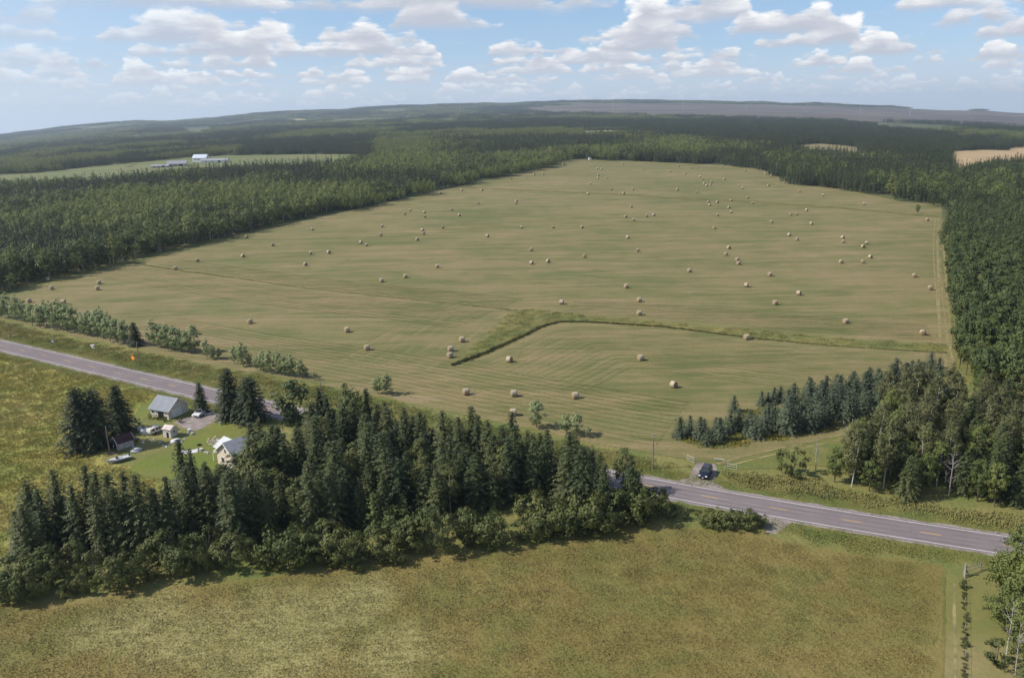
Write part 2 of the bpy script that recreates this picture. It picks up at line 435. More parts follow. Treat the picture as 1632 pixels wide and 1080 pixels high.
M, t, b, o = mat("asphalt")
pos = t.n('ShaderNodeNewGeometry').outputs['Position']
c = t.mix(t.ramp01(t.noise(pos, 0.12, 4, 0.6), 0.35, 0.65), (0.185, 0.153, 0.152), (0.225, 0.190, 0.186))
c = t.mix(t.math('MULTIPLY', t.ramp01(t.noise(pos, 6, 3, 0.7), 0.3, 0.75), 0.35), c, (0.13, 0.112, 0.12))
vor = t.n('ShaderNodeTexVoronoi', feature='DISTANCE_TO_EDGE'); t.l(t.vmath('ADD', pos, t.vmath('SCALE', (1, 1, 0), sc=t.noise(pos, 0.7, 3))), vor.inputs['Vector']); vor.inputs['Scale'].default_value = 0.13
c = t.mix(t.math('MULTIPLY', t.ramp01(vor.outputs['Distance'], 0.006, 0.02, 1.0, 0.0), t.math('MULTIPLY', t.ramp01(t.noise(pos, 0.05, 2), 0.45, 0.6), 0.28)), c, (0.08, 0.07, 0.075))
t.l(c, b.inputs['Base Color']); b.inputs['Roughness'].default_value = 0.9; ASPH = M
M, t, b, o = mat("gravel")
pos = t.n('ShaderNodeNewGeometry').outputs['Position']
c = t.mix(t.ramp01(t.noise(pos, 0.5, 5, 0.7), 0.35, 0.65), (0.20, 0.165, 0.150), (0.31, 0.265, 0.245))
c = t.mix(t.math('MULTIPLY', t.ramp01(t.noise(pos, 5, 4, 0.7), 0.45, 0.7), 0.5), c, (0.15, 0.13, 0.12)); t.l(c, b.inputs['Base Color']); GRAV = M
def worn(name, col):
    M, t, b, o = mat(name)
    pos = t.n('ShaderNodeNewGeometry').outputs['Position']
    k = t.ramp01(t.noise(pos, 0.9, 5, 0.75), 0.55, 0.68)
    t.l(t.mix(t.math('MULTIPLY', k, 0.7), col, (0.22, 0.19, 0.20)), b.inputs['Base Color']); return M
WEAR = plain("worn_asphalt", (0.158, 0.136, 0.140), 0.9, 0.10, 0.25)
for q in (-2.35, -0.85, 0.85, 2.35): strip("wheel_path", road_c, q - 0.36, q + 0.36, WEAR, 0.039, 0.05)
WHITE, YELL = worn("white_road_paint", (0.52, 0.505, 0.49)), worn("yellow_road_paint", (0.60, 0.33, 0.06))
strip("road_shoulder", road_c, -4.35, 4.35, GRAV, 0.02, 0.12)
strip("road", road_c, -3.75, 3.75, ASPH, 0.035)
seg = road_c
for s_ in (-1, 1): strip("edge_line", seg, s_ * HWD - 0.085, s_ * HWD + 0.085, WHITE, 0.043)
ds = np.concatenate([[0], np.cumsum(np.hypot(*np.diff(road_c, axis=0).T))])
k0 = np.argmin(np.hypot(*(road_c - P(1132, 790)).T)); ph = ds[k0] % 12.0
mbx = MB()
for s0 in np.arange(ph, ds[-1] - 4, 12.0):
    q = np.stack([np.interp([s0 - 1.5, s0, s0 + 1.5], ds, road_c[:, i]) for i in (0, 1)], 1)
    rb = ribbon(q, -0.075, 0.075); mbx.poly([(x, y, 0.043) for x, y in rb])
tag(mbx.build("centre_line", YELL), kind='structure')

# approaches of gravel
ap = world_poly([(1082, 764), (1098, 762), (1104, 748), (1110, 738), (1124, 731), (1138, 737), (1143, 748), (1142, 759), (1136, 766), (1150, 775), (1160, 782), (1090, 771)])
sheet("field_approach", ragged(ap, 0.12, 1.5), GRAV, 0.028, 1e9)
ap2 = world_poly([(1196, 812), (1206, 822), (1216, 838), (1222, 848), (1236, 851), (1250, 840), (1262, 832), (1290, 830), (1270, 822)])
sheet("side_approach", ragged(ap2, 0.12, 1.5), GRAV, 0.028, 1e9)
dv = world_poly([(388, 646), (372, 650), (352, 655), (330, 663), (300, 664), (276, 673), (292, 682), (311, 687), (330, 678), (352, 667), (366, 660), (392, 655)])
sheet("farm_drive", ragged(dv, 0.25, 1.5), GRAV, 0.028, 1e9)

# ------------------------------------------------------------------ the mown hay field
HAY = [(-60, 496), (15, 509), (57, 521), (130, 539), (220, 556), (330, 580), (400, 594), (480, 606), (560, 623), (620, 634), (720, 657), (850, 684), (940, 706), (1010, 716), (1085, 731), (1120, 737), (1150, 741),
       (1190, 728), (1260, 709), (1340, 694), (1400, 680), (1460, 668), (1526, 650), (1523, 600), (1517, 540), (1511, 470), (1505, 400), (1502, 345), (1500, 326), (1440, 322), (1380, 309), (1330, 300), (1262, 294), (1250, 286),
       (1215, 270), (1150, 263), (1040, 258), (940, 255), (905, 255), (880, 266), (780, 286), (640, 318), (480, 353), (300, 399), (160, 432), (10, 469), (-60, 486)]
hay_w = world_poly(HAY)
def hay_colour(t):
    pos = t.n('ShaderNodeNewGeometry').outputs['Position']; fl = t.scalev(pos, 1, 1, 0)
    wv = t.n('ShaderNodeTexNoise'); t.l(fl, wv.inputs['Vector']); wv.inputs['Scale'].default_value = 0.006; wv.inputs['Detail'].default_value = 1
    wp = t.vmath('ADD', fl, t.vmath('SCALE', t.vmath('SUBTRACT', wv.outputs['Color'], (0.5, 0.5, 0.5)), sc=34.0))
    st = t.noise(t.scalev(wp, 0.16, 1.0, 1, 0.05), 0.10, 5, 0.66, 0.2)
    st2 = t.noise(t.scalev(wp, 0.07, 1.0, 1, 0.05), 0.35, 4, 0.65)
    st3 = t.noise(t.scalev(wp, 0.10, 1.0, 1, 0.05), 1.4, 4, 0.7)
    bg = t.noise(fl, 0.010, 5, 0.62, 0.4)
    md_ = t.noise(fl, 0.07, 5, 0.68, 0.3)
    f = t.math('ADD', t.math('MULTIPLY', st, 0.24), t.math('ADD', t.math('MULTIPLY', bg, 0.22), t.math('ADD', t.math('MULTIPLY', st2, 0.26), t.math('ADD', t.math('MULTIPLY', st3, 0.12), t.math('MULTIPLY', md_, 0.16)))))
    c = t.mix(t.ramp01(f, 0.43, 0.54), (0.112, 0.120, 0.037), (0.208, 0.168, 0.074))
    c = t.mix(t.ramp01(f, 0.53, 0.60), c, (0.270, 0.198, 0.112))
    c = t.mix(t.math('MULTIPLY', t.ramp01(t.noise(t.scalev(fl, 0.6, 1, 1, 0.05), 0.045, 5, 0.68), 0.50, 0.70), 0.55), c, (0.100, 0.132, 0.034))
    c = t.mix(t.math('MULTIPLY', t.ramp01(t.noise(fl, 1.3, 5, 0.75), 0.42, 0.70), 0.5), c, (0.085, 0.085, 0.032))
    return c, fl, wp
M, t, b, o = mat("mown_hay"); c, fl, wp = hay_colour(t)
t.l(c, b.inputs['Base Color'])
bp = t.n('ShaderNodeBump'); bp.inputs['Strength'].default_value = 0.35; bp.inputs['Distance'].default_value = 0.25
t.l(t.noise(t.scalev(wp, 0.25, 1, 1, 0.06), 1.1, 5, 0.7), bp.inputs['Height']); t.l(bp.outputs[0], b.inputs['Normal']); HAYM = M
sheet("hay_field", ragged(hay_w, 0.35, 5.0), HAYM, 0.05, 22)

def swath_mat(name, gain, tint):
    M, t, b, o = mat(name); c, fl, wp = hay_colour(t)
    k = t.math('MULTIPLY', t.ramp01(t.noise(fl, 0.09, 3, 0.6), 0.42, 0.60), t.ramp01(t.noise(fl, 0.8, 3, 0.7), 0.30, 0.60, 0.25, 1.0))
    c = t.mix(k, c, t.mix(gain, c, tint)); t.l(c, b.inputs['Base Color']); return M
SW1, SW2 = swath_mat("pale_swath", 0.30, (0.285, 0.225, 0.120)), swath_mat("green_swath", 0.26, (0.090, 0.106, 0.032))
SWN = []
def rows_along(pts, offs, w_=0.55, ext=2.0):
    L = pxline(pts, ext)
    for i, q in enumerate(offs):
        d = np.gradient(L, axis=0); d /= np.linalg.norm(d, axis=1)[:, None]; Lq = L + np.stack([-d[:, 1], d[:, 0]], 1) * q
        dd = np.sqrt(((Lq[:, None, :] - L[None]) ** 2).sum(-1).min(1)); Lq = Lq[dd > 0.93 * abs(q)]
        if len(Lq) < 6: continue
        Lq = dense(Lq, ext)
        for _ in range(20): Lq[1:-1] = (Lq[:-2] + 2 * Lq[1:-1] + Lq[2:]) / 4
        Lq = Lq + rng.normal(0, 0.05, Lq.shape)
        ww = w_ * rng.uniform(0.7, 1.3); strip("mown_swath", Lq, -ww, ww, SW1 if i % 2 == 0 else SW2, 0.066 + 0.0014 * len(SWN), 0.14); SWN.append(1)
rows_along([(840, 494), (822, 497), (798, 510), (768, 533), (742, 556), (712, 580), (690, 594)], [-(2.4 + 2.3 * k) for k in range(14)])
rows_along([(742, 576), (768, 568), (802, 553), (840, 536), (868, 522), (893, 517), (930, 516), (1000, 520), (1060, 525), (1200, 542), (1330, 554), (1420, 562)], [-(2.2 + 2.6 * k) for k in range(16)])
rows_along([(1490, 352), (1488, 400), (1490, 440), (1496, 500), (1500, 545)], [2.5 + 2.8 * k for k in range(12)], 0.5)
rows_along([(150, 541), (330, 578), (480, 603), (620, 631), (720, 653), (850, 679), (940, 700), (1040, 716)], [3.0 + 2.6 * k for k in range(12)])
rows_along([(900, 500), (1000, 504), (1100, 513), (1200, 522), (1300, 531), (1400, 538), (1490, 544)], [2.5 + 3.1 * k for k in range(7)])
rows_along([(230, 424), (380, 446), (480, 461), (600, 474), (700, 484), (790, 494)], [-(3 + 3.4 * k) for k in range(8)] + [3 + 3.4 * k for k in range(6)])
MEA = [(0.105, 0.115, 0.030), (0.165, 0.150, 0.048), (0.075, 0.108, 0.028)]
DITCH = grass_mat("ditch_growth", [(0.165, 0.168, 0.050), (0.215, 0.190, 0.064), (0.120, 0.145, 0.046)], 0.35)
strip_w = world_poly([(722, 581), (752, 556), (775, 535), (800, 512), (815, 497), (840, 493), (900, 499), (1000, 508), (1100, 517), (1200, 526), (1300, 536), (1400, 543), (1504, 549), (1506, 562), (1400, 556), (1330, 551),
                      (1200, 539), (1060, 522), (960, 515), (895, 514), (868, 520), (838, 534), (800, 552), (765, 568), (735, 580)], 30)
sheet("weedy_hollow", ragged(strip_w, 0.35, 3.0), DITCH, 0.09, 40)
D1 = pxline([(205, 418), (280, 431), (380, 443), (480, 458), (600, 471), (700, 481), (790, 491), (822, 495)], 5)
D2 = pxline([(735, 299), (800, 302), (900, 306), (1000, 311), (1100, 317), (1180, 321), (1250, 325), (1330, 331), (1400, 337), (1450, 342), (1495, 346)], 8)
DRY = grass_mat("dry_ditch_growth", [(0.135, 0.125, 0.036), (0.20, 0.155, 0.050), (0.095, 0.105, 0.030)], 0.45)
strip("ditch_verge", D1, -0.8, 0.8, DRY, 0.09, 0.15)
w2 = np.linspace(1.3, 4.2, len(D2)); strip("ditch_verge", D2, -w2, w2, DRY, 0.09, 0.3)

# wheel tracks
TRK = plain("wheel_track", (0.215, 0.180, 0.080), 0.95, 0.3, 0.5)
def track(pts, gap=0.95, w_=0.42, M=TRK, z=0.075):
    L = pxline(pts, 3)
    for s_ in (-1, 1): strip("wheel_track", L, s_ * gap - w_ * 0.6, s_ * gap + w_ * 0.6, M, z, 0.07)
track([(1148, 742), (1185, 731), (1230, 721), (1290, 708), (1340, 697), (1385, 684), (1430, 672), (1480, 662), (1505, 652), (1512, 630), (1516, 600), (1512, 570), (1505, 545), (1500, 500), (1494, 440), (1491, 400), (1492, 365), (1494, 347)])
track([(1507, 556), (1505, 500), (1501, 440), (1498, 380)], 1.4, 0.6, TRK, 0.085)

# lawns, mown strips, lanes
LAWN = grass_mat("lawn", [(0.110, 0.150, 0.024), (0.160, 0.175, 0.036), (0.150, 0.145, 0.040)], 0.08, 0.25)
sheet("lawn", ragged(world_poly([(198, 752), (222, 735), (255, 722), (280, 712), (296, 700), (318, 690), (348, 672), (372, 668), (420, 676), (440, 690), (400, 720), (352, 745), (300, 760), (262, 764), (222, 762)]), 0.3, 2), LAWN, 0.024, 1e9)
sheet("lawn", ragged(world_poly([(212, 662), (222, 648), (250, 632), (300, 640), (335, 655), (300, 668), (268, 672), (240, 668)]), 0.3, 2), LAWN, 0.022, 1e9)
VERGE = grass_mat("green_verge", [(0.125, 0.138, 0.036), (0.175, 0.162, 0.050), (0.095, 0.128, 0.034)], 0.25)
sheet("grassy_lane", ragged(world_poly([(1150, 742), (1190, 748), (1250, 745), (1330, 742), (1400, 738), (1500, 735), (1526, 655), (1440, 668), (1385, 682), (1290, 706), (1190, 730)]), 0.4, 2.5), VERGE, 0.062, 1e9)
strip("grassy_bank", road_c, -7.0, -4.2, VERGE, 0.012, 0.3)
strip("grassy_bank", road_c, 4.2, 7.5, VERGE, 0.012, 0.3)
MOWN = grass_mat("mown_strip", [(0.165, 0.155, 0.048), (0.225, 0.190, 0.085), (0.125, 0.145, 0.040)], 0.05, 0.2)
sheet("mown_strip", ragged(world_poly([(1508, 905), (1560, 898), (1600, 905), (1612, 1000), (1620, 1140), (1500, 1140), (1505, 1000)]), 0.15, 1.5), MOWN, 0.02, 1e9)
for ln_ in ([(1505, 918), (1504, 1000), (1503, 1130)], [(1521, 930), (1522, 1010), (1523, 1130)]):
    L = pxline(ln_, 2); strip("wheel_track", L, -0.16, 0.16, DRY if ln_[0][0] < 1510 else TRK, 0.034, 0.05)

# far fields and the bog
def far_field(name, pts, col1, col2, off=0.25, sc_=0.02):
    M, t, b, o = mat(name + "_cover")
    pos = t.n('ShaderNodeNewGeometry').outputs['Position']
    c = t.mix(t.ramp01(t.noise(t.scalev(pos, 0.3, 1, 0, 0.2), sc_, 5, 0.65), 0.35, 0.65), col1, col2); t.l(c, b.inputs['Base Color'])
    pw = world_poly(pts, 40); sheet(name, pw, M, off, 60); return pw
FF = []
FF.append(far_field("green_pasture", [(-60, 285), (0, 279), (67, 275), (160, 265), (240, 257), (300, 251), (360, 248), (500, 246), (575, 246), (580, 253), (545, 270), (480, 274), (400, 276), (300, 284), (200, 297), (133, 302), (53, 306), (-60, 310)], (0.105, 0.128, 0.042), (0.150, 0.155, 0.062)))
FF.append(far_field("stubble_field", [(1508, 242), (1560, 239), (1605, 240), (1606, 236), (1640, 234), (1700, 234), (1700, 252), (1640, 268), (1575, 270), (1550, 280), (1528, 286), (1514, 278), (1506, 256)], (0.33, 0.235, 0.125), (0.40, 0.29, 0.16)))
FF.append(far_field("farm_meadow", [(1262, 232), (1300, 229), (1345, 232), (1375, 238), (1382, 254), (1330, 256), (1285, 250), (1260, 244)], (0.15, 0.145, 0.06), (0.22, 0.175, 0.09)))
FF.append(far_field("pale_clearing", [(450, 191), (485, 189), (488, 192), (455, 194)], (0.30, 0.26, 0.09), (0.36, 0.31, 0.12), 0.3))
FF.append(far_field("pale_clearing", [(520, 213), (550, 211), (556, 214), (524, 216)], (0.38, 0.34, 0.17), (0.42, 0.36, 0.2), 0.3))
FF.append(far_field("pale_clearing", [(570, 222), (630, 219), (690, 220), (688, 223), (620, 224), (575, 226)], (0.16, 0.18, 0.06), (0.25, 0.22, 0.10), 0.3))
FF.append(far_field("brown_bog", [(840, 172), (950, 165), (1100, 165), (1250, 168), (1400, 172), (1560, 177), (1720, 184), (1720, 210), (1632, 204), (1540, 198), (1400, 194), (1250, 192), (1130, 188), (1000, 184), (900, 181), (840, 178)], (0.050, 0.044, 0.038), (0.150, 0.115, 0.088), 0.8, 0.0035))  # dark streaks in the brown are cloud shadow put into the bog colour

# ------------------------------------------------------------------ plants
def kites(base, d, up, ln, wd, bend=0.0):
    """leaf-like quads: base points, directions, side reference, length, width"""
    d = d / np.linalg.norm(d, axis=1)[:, None]; s = np.cross(d, up); s /= (np.linalg.norm(s, axis=1)[:, None] + 1e-9)
    ln, wd = ln[:, None], wd[:, None]
    tip = base + d * ln; tip[:, 2] -= bend * ln[:, 0]
    mid = base + d * ln * 0.45
    v = np.stack([base, mid + s * wd, tip, mid - s * wd], 1).reshape(-1, 3)
    return v, np.arange(len(v)).reshape(-1, 4)
def rdir(g, n):
    v = g.normal(size=(n, 3)); return v / np.linalg.norm(v, axis=1)[:, None]
def tube(path, rads, n=6):
    path = np.asarray(path, float); V, Fq = [], []
    for k, p in enumerate(path):
        d = path[min(k + 1, len(path) - 1)] - path[max(k - 1, 0)]; d /= np.linalg.norm(d); u = np.cross(d, (0.3, 1, 0.2)); u /= np.linalg.norm(u); w_ = np.cross(d, u)
        for i in range(n): a = 2 * math.pi * i / n; V.append(p + (u * math.cos(a) + w_ * math.sin(a)) * rads[k])
    for k in range(len(path) - 1):
        for i in range(n): j = (i + 1) % n; Fq.append((k * n + i, k * n + j, (k + 1) * n + j, (k + 1) * n + i))
    return np.array(V), np.array(Fq)
def cat_(parts):
    V, Fq, b = [], [], 0
    for v, f in parts: V.append(v); Fq.append(f + b); b += len(v)
    return np.concatenate(V), np.concatenate(Fq)
def spruce(seed, h=13.0, r=2.5, gap=0.46, nb=9, dens=1.0, bare=0.03, pw=0.85, card=0.5):
    """conifer crown: whorls of drooping boughs, each with side sprays of needles, round a shaggy core"""
    g = np.random.default_rng(seed); B, D, L_, Wd = [], [], [], []
    z = h * bare
    while z < h * 0.985:
        q = (z / h - bare) / (1 - bare); R0 = r * ((1 - q) ** pw) * (0.55 + 0.45 * min(1, q / 0.12)) + 0.12
        n = max(4, int(nb * (0.55 + 0.45 * (1 - q)))); a0 = g.uniform(0, 6.28)
        for k in range(n):
            a = a0 + 6.283 * k / n + g.normal(0, 0.22); Lb = R0 * g.uniform(0.68, 1.18); up = 0.25 + 0.65 * q; dr = 0.62 * (1 - q * 0.8)
            m_ = max(2, int(Lb / 0.36 * dens)); ts = np.linspace(0.22, 1.0, m_)
            e = np.array((math.cos(a), math.sin(a), 0)); zz_ = z + g.normal(0, 0.12)
            for tt in ts:
                pt = e * Lb * tt + np.array((0, 0, zz_ + up * Lb * tt * 0.45 - dr * Lb * tt * tt * 0.6))
                sl = up * 0.45 - dr * 1.2 * tt
                for s_ in (-1, 0, 1):
                    if s_ == 0 and tt < 0.8 and g.random() < 0.4: continue
                    an = a + s_ * g.uniform(0.65, 1.15); B.append(pt); D.append((math.cos(an), math.sin(an), sl + g.normal(-0.12, 0.28)))
                    L_.append(card * g.uniform(0.7, 1.25) * (1 if Lb > 0.6 else 0.7)); Wd.append(card * g.uniform(0.17, 0.27))
        z += gap * g.uniform(0.8, 1.2) * (1 - 0.35 * q)
    B.append((0, 0, h * 0.96)); D.append((0, 0, 1)); L_.append(h * 0.045); Wd.append(0.1)
    B, D = np.array(B), np.array(D)
    ot = B * np.array((1, 1, 0)); ot = ot / (np.linalg.norm(ot, axis=1)[:, None] + 1e-6)
    leaf = kites(B, D, np.tile((0.03, 0.02, 0.9), (len(B), 1)) + 0.6 * ot + g.normal(0, 0.3, (len(B), 3)), np.array(L_), np.array(Wd), 0.12)
    zs = np.linspace(h * bare, h * 0.93, 14); core = [[(math.cos(a) * rr_, math.sin(a) * rr_, zq) for a in np.linspace(0, 6.283, 9)[:-1] for rr_ in [max(0.03, r * 0.5 * (1 - zq / h) ** pw * g.uniform(0.7, 1.15))]] for zq in zs]
    cv = np.array(core).reshape(-1, 3); cfq = np.array([(k * 8 + i, k * 8 + (i + 1) % 8, k * 8 + 8 + (i + 1) % 8, k * 8 + 8 + i) for k in range(13) for i in range(8)])
    return cat_([leaf, (cv, cfq)])
def spruce_trunk(h, r0=0.16): return tube([(0, 0, -0.2), (0, 0, h * 0.5), (0, 0, h * 0.95)], [r0, r0 * 0.6, 0.03], 7)
def leafball(seed, h, rx, z0, n_cl, per, leaf, cl_r, top=0.5, hollow=0.35, shape=1.0, jit=(1.0, 0.8, 0.45)):
    """broadleaf crown: many small leaves gathered in clumps through an uneven volume"""
    g = np.random.default_rng(seed); V = []
    cz, rz_ = (h + z0) / 2, (h - z0) / 2
    cl = rdir(g, n_cl) * (g.uniform(hollow, 1.0, n_cl)[:, None] ** 0.6)
    lob = 1 + 0.22 * np.sin(np.arctan2(cl[:, 1], cl[:, 0]) * 3 + g.uniform(0, 6)) + g.normal(0, 0.10, n_cl)
    wz = np.where(cl[:, 2] > 0, 1 - top * cl[:, 2] ** 2 * 0.6, 1.0) * shape
    C_ = np.stack([cl[:, 0] * rx * lob * wz, cl[:, 1] * rx * lob * wz, cz + cl[:, 2] * rz_ * (1 + 0.06 * g.normal(size=n_cl))], 1)
    C_[:, 2] = np.maximum(C_[:, 2], z0 * 0.7 + 0.1)
    k = np.repeat(np.arange(n_cl), per); d = rdir(g, len(k)); rad_ = cl_r * (0.65 + 0.7 * g.random(n_cl))[k] * (g.random(len(k)) ** 0.45)
    p = C_[k] + d * rad_[:, None] * np.array((1, 1, 0.8)); out_ = d + rdir(g, len(k)) * 0.7 + np.array((0, 0, 0.25))
    ov = p - np.array((0, 0, cz - rz_ * 0.2)); ov[:, 2] *= 0.8; ov = ov / (np.linalg.norm(ov, axis=1)[:, None] + 1e-6)
    nrm = ov * jit[0] + d * jit[1] + rdir(g, len(k)) * jit[2]; along = np.cross(nrm, rdir(g, len(k)))
    return kites(p, along, nrm, leaf * g.uniform(0.6, 1.3, len(k)), leaf * g.uniform(0.28, 0.45, len(k)))
def limbs(seed, h, r0, rx, z0, n=6, lean=0.3, top=0.8):
    g = np.random.default_rng(seed); bx, by_ = g.normal(0, lean, 2)
    P_ = np.array([(0, 0, -0.2), (bx * 0.3, by_ * 0.3, h * 0.3), (bx * 0.8, by_ * 0.5, h * 0.6), (bx, by_, h * top)])
    parts = [tube(P_, [r0, r0 * 0.78, r0 * 0.5, 0.03], 7)]
    for k in range(n):
        q = g.uniform(0.35, 0.85); o_ = np.array([np.interp(q, [0, .375, .75, 1], P_[:, i]) for i in range(3)]); a = g.uniform(0, 6.28); Lb = rx * g.uniform(0.5, 0.95)
        e = np.array((math.cos(a), math.sin(a), g.uniform(0.5, 1.1))); parts.append(tube([o_, o_ + e * Lb * 0.5, o_ + e * Lb + (0, 0, 0.15)], [r0 * 0.36, r0 * 0.24, 0.02], 5))
    return cat_(parts)

BARK = plain("grey_bark", (0.105, 0.085, 0.070), 0.9, 0.3, 4)
BIRCH = plain("white_bark", (0.44, 0.42, 0.385), 0.8, 0.22, 2.5)
DEADW = plain("dead_wood", (0.33, 0.30, 0.27), 0.9, 0.2, 3)
F_SPR = leafy("spruce_needles", (0.034, 0.052, 0.019), (0.110, 0.122, 0.044), 0.12)
F_DRK = leafy("dark_spruce_needles", (0.026, 0.040, 0.016), (0.056, 0.072, 0.029), 0.10)
F_BLU = leafy("blue_spruce_needles", (0.058, 0.078, 0.044), (0.112, 0.132, 0.080), 0.10)
F_PIN = leafy("pine_needles", (0.046, 0.070, 0.021), (0.100, 0.124, 0.036), 0.14)
F_TAM = leafy("tamarack_needles", (0.12, 0.155, 0.045), (0.15, 0.18, 0.055), 0.22)
F_BSH = leafy("willow_leaves", (0.064, 0.086, 0.026), (0.150, 0.160, 0.048), 0.24)
F_POP = leafy("poplar_leaves", (0.230, 0.280, 0.125), (0.310, 0.350, 0.170), 0.28)
F_ASP = leafy("aspen_leaves", (0.120, 0.150, 0.038), (0.195, 0.215, 0.060), 0.25)
F_BIR = leafy("birch_leaves", (0.088, 0.097, 0.036), (0.150, 0.148, 0.058), 0.25)
F_MIX = leafy("broad_leaves", (0.072, 0.104, 0.027), (0.165, 0.185, 0.050), 0.22)

def protos(gen, trunk, n, cname, tname, cm, tm):
    o = []
    for k in range(n):
        o.append((raw_mesh(cname, *gen(k), [cm]), raw_mesh(tname, *trunk(k), [tm], smooth=True)))
    return o
SPR = protos(lambda k: spruce(100 + k, 13, (3.0, 3.3, 2.8, 3.6, 3.1)[k], 0.44, 11, 1.0, 0.03, (0.85, 0.8, 0.9, 0.75, 0.95)[k]), lambda k: spruce_trunk(13), 5, "crown", "trunk", F_SPR, BARK)
DRK = protos(lambda k: spruce(130 + k, 13, (4.9, 4.5, 5.2)[k], 0.42, 14, 1.0, 0.02, (0.7, 0.78, 0.62)[k], 0.6), lambda k: spruce_trunk(13, 0.25), 3, "crown", "trunk", F_DRK, BARK)
BLU = protos(lambda k: spruce(160 + k, 5.5, 2.2, 0.30, 11, 1.0, 0.02, 0.85, 0.42), lambda k: spruce_trunk(5.5, 0.09), 4, "crown", "trunk", F_BLU, BARK)
TAM = protos(lambda k: spruce(180 + k, 7.0, 1.5, 0.36, 8, 1.0, 0.03, 0.7, 0.4), lambda k: spruce_trunk(7, 0.09), 1, "crown", "trunk", F_TAM, BARK)
PIN = protos(lambda k: leafball(200 + k, 14, 2.7, 3.0 + k * 0.3, 46, 34, 0.52, 0.95, 0.95), lambda k: limbs(210 + k, 14, 0.17, 2.2, 3, 7, 0.15, 0.9), 5, "crown", "trunk", F_PIN, BARK)
BSH = protos(lambda k: leafball(220 + k, 4.6, (2.5, 2.1, 2.9, 2.3, 1.9)[k], 0.2, (44, 30, 56, 36, 24)[k], 42, (0.34, 0.3, 0.38, 0.32, 0.3)[k], (0.62, 0.5, 0.7, 0.55, 0.48)[k], (0.4, 0.9, 0.2, 0.6, 1.0)[k], (0.35, 0.6, 0.3, 0.7, 0.5)[k]), lambda k: limbs(230 + k, 4.2, 0.09, 2.0, 0.1, 8, 0.4), 5, "crown", "stem", F_BSH, BARK)
POP = protos(lambda k: leafball(240 + k, 7.2, 1.65, 0.5, 46, 44, 0.32, 0.52, 0.9), lambda k: limbs(250 + k, 7.0, 0.10, 1.3, 0.3, 6, 0.2, 0.9), 4, "crown", "trunk", F_POP, BARK)
ASP = protos(lambda k: leafball(260 + k, 13, 2.6, 3.4, 50, 40, 0.42, 0.85, 0.8), lambda k: limbs(270 + k, 13, 0.16, 2.2, 3, 8, 0.4, 0.88), 4, "crown", "trunk", F_ASP, DEADW)
BIR = protos(lambda k: leafball(280 + k, 13, 2.5, 2.2, 60, 40, 0.38, 0.85, 0.8), lambda k: limbs(290 + k, 13, 0.15, 2.0, 3, 7, 0.5, 0.92), 5, "crown", "trunk", F_BIR, BIRCH)
MIX = protos(lambda k: leafball(300 + k, 11, 3.1, 1.2, 60, 42, 0.42, 0.85, 0.6), lambda k: limbs(310 + k, 11, 0.2, 2.6, 2, 8, 0.5), 4, "crown", "trunk", F_MIX, BARK)
def dead_tree(k):
    g = np.random.default_rng(330 + k); parts = [limbs(330 + k, 10, 0.15, 2.4, 2, 13, 0.5, 1.0)]
    for q in range(26):
        z = g.uniform(3, 9.5); a = g.uniform(0, 6.28); p = np.array((math.cos(a), math.sin(a), 0)) * g.uniform(0.2, 1.3) + (0, 0, z); e = rdir(g, 1)[0] * np.array((1, 1, .5)) + (0, 0, .4)
        parts.append(tube([p, p + e * 0.5, p + e * 1.0 + g.normal(0, .1, 3)], [0.035, 0.025, 0.01], 4))
    return cat_(parts)
DED = [raw_mesh("dead_tree", *dead_tree(k), [BIRCH if k == 0 else DEADW], smooth=True) for k in range(3)]

AIN = protos(lambda k: leafball(320 + k, 13, 2.6, 1.4, 60, 40, 0.42, 0.85, 0.9), lambda k: limbs(325 + k, 13, 0.16, 2.2, 3, 8, 0.4, 0.88), 4, 'crown', 'trunk', F_BSH, DEADW)
TAL = protos(lambda k: spruce(195 + k, 13, (2.2, 3.4)[k], 0.62, 8, 0.9, (0.12, 0.05)[k], (1.05, 0.55)[k], 0.6), lambda k: spruce_trunk(13, 0.18), 2, 'crown', 'trunk', F_DRK, BARK)
HS = {id(TAL): 13, id(AIN): 13, id(SPR): 13, id(DRK): 13, id(BLU): 5.5, id(TAM): 7, id(PIN): 14, id(BSH): 4.6, id(POP): 7.2, id(ASP): 13, id(BIR): 13, id(MIX): 11}
def plant(name, kind, p, h, label, cat='tree', group=None, wide=1.0, k=None):
    k = int(rng.integers(len(kind))) if k is None else k
    o = thing(name, label, cat, (p[0], p[1], float(gz(*p))), float(rng.uniform(0, 6.28)), group)
    s = h / HS[id(kind)]; o.scale = (s * wide, s * wide, s)
    cm, tm = kind[k]
    link(cm.name.split('.')[0], cm, o); link(tm.name.split('.')[0], tm, o)
    return o
def space(pts, dmin, have=()):
    keep = []; allp = [np.asarray(q) for q in have]
    for p in pts:
        if all((p[0] - q[0]) ** 2 + (p[1] - q[1]) ** 2 > dmin * dmin for q in allp): keep.append(p); allp.append(p)
    return np.array(keep).reshape(-1, 2)

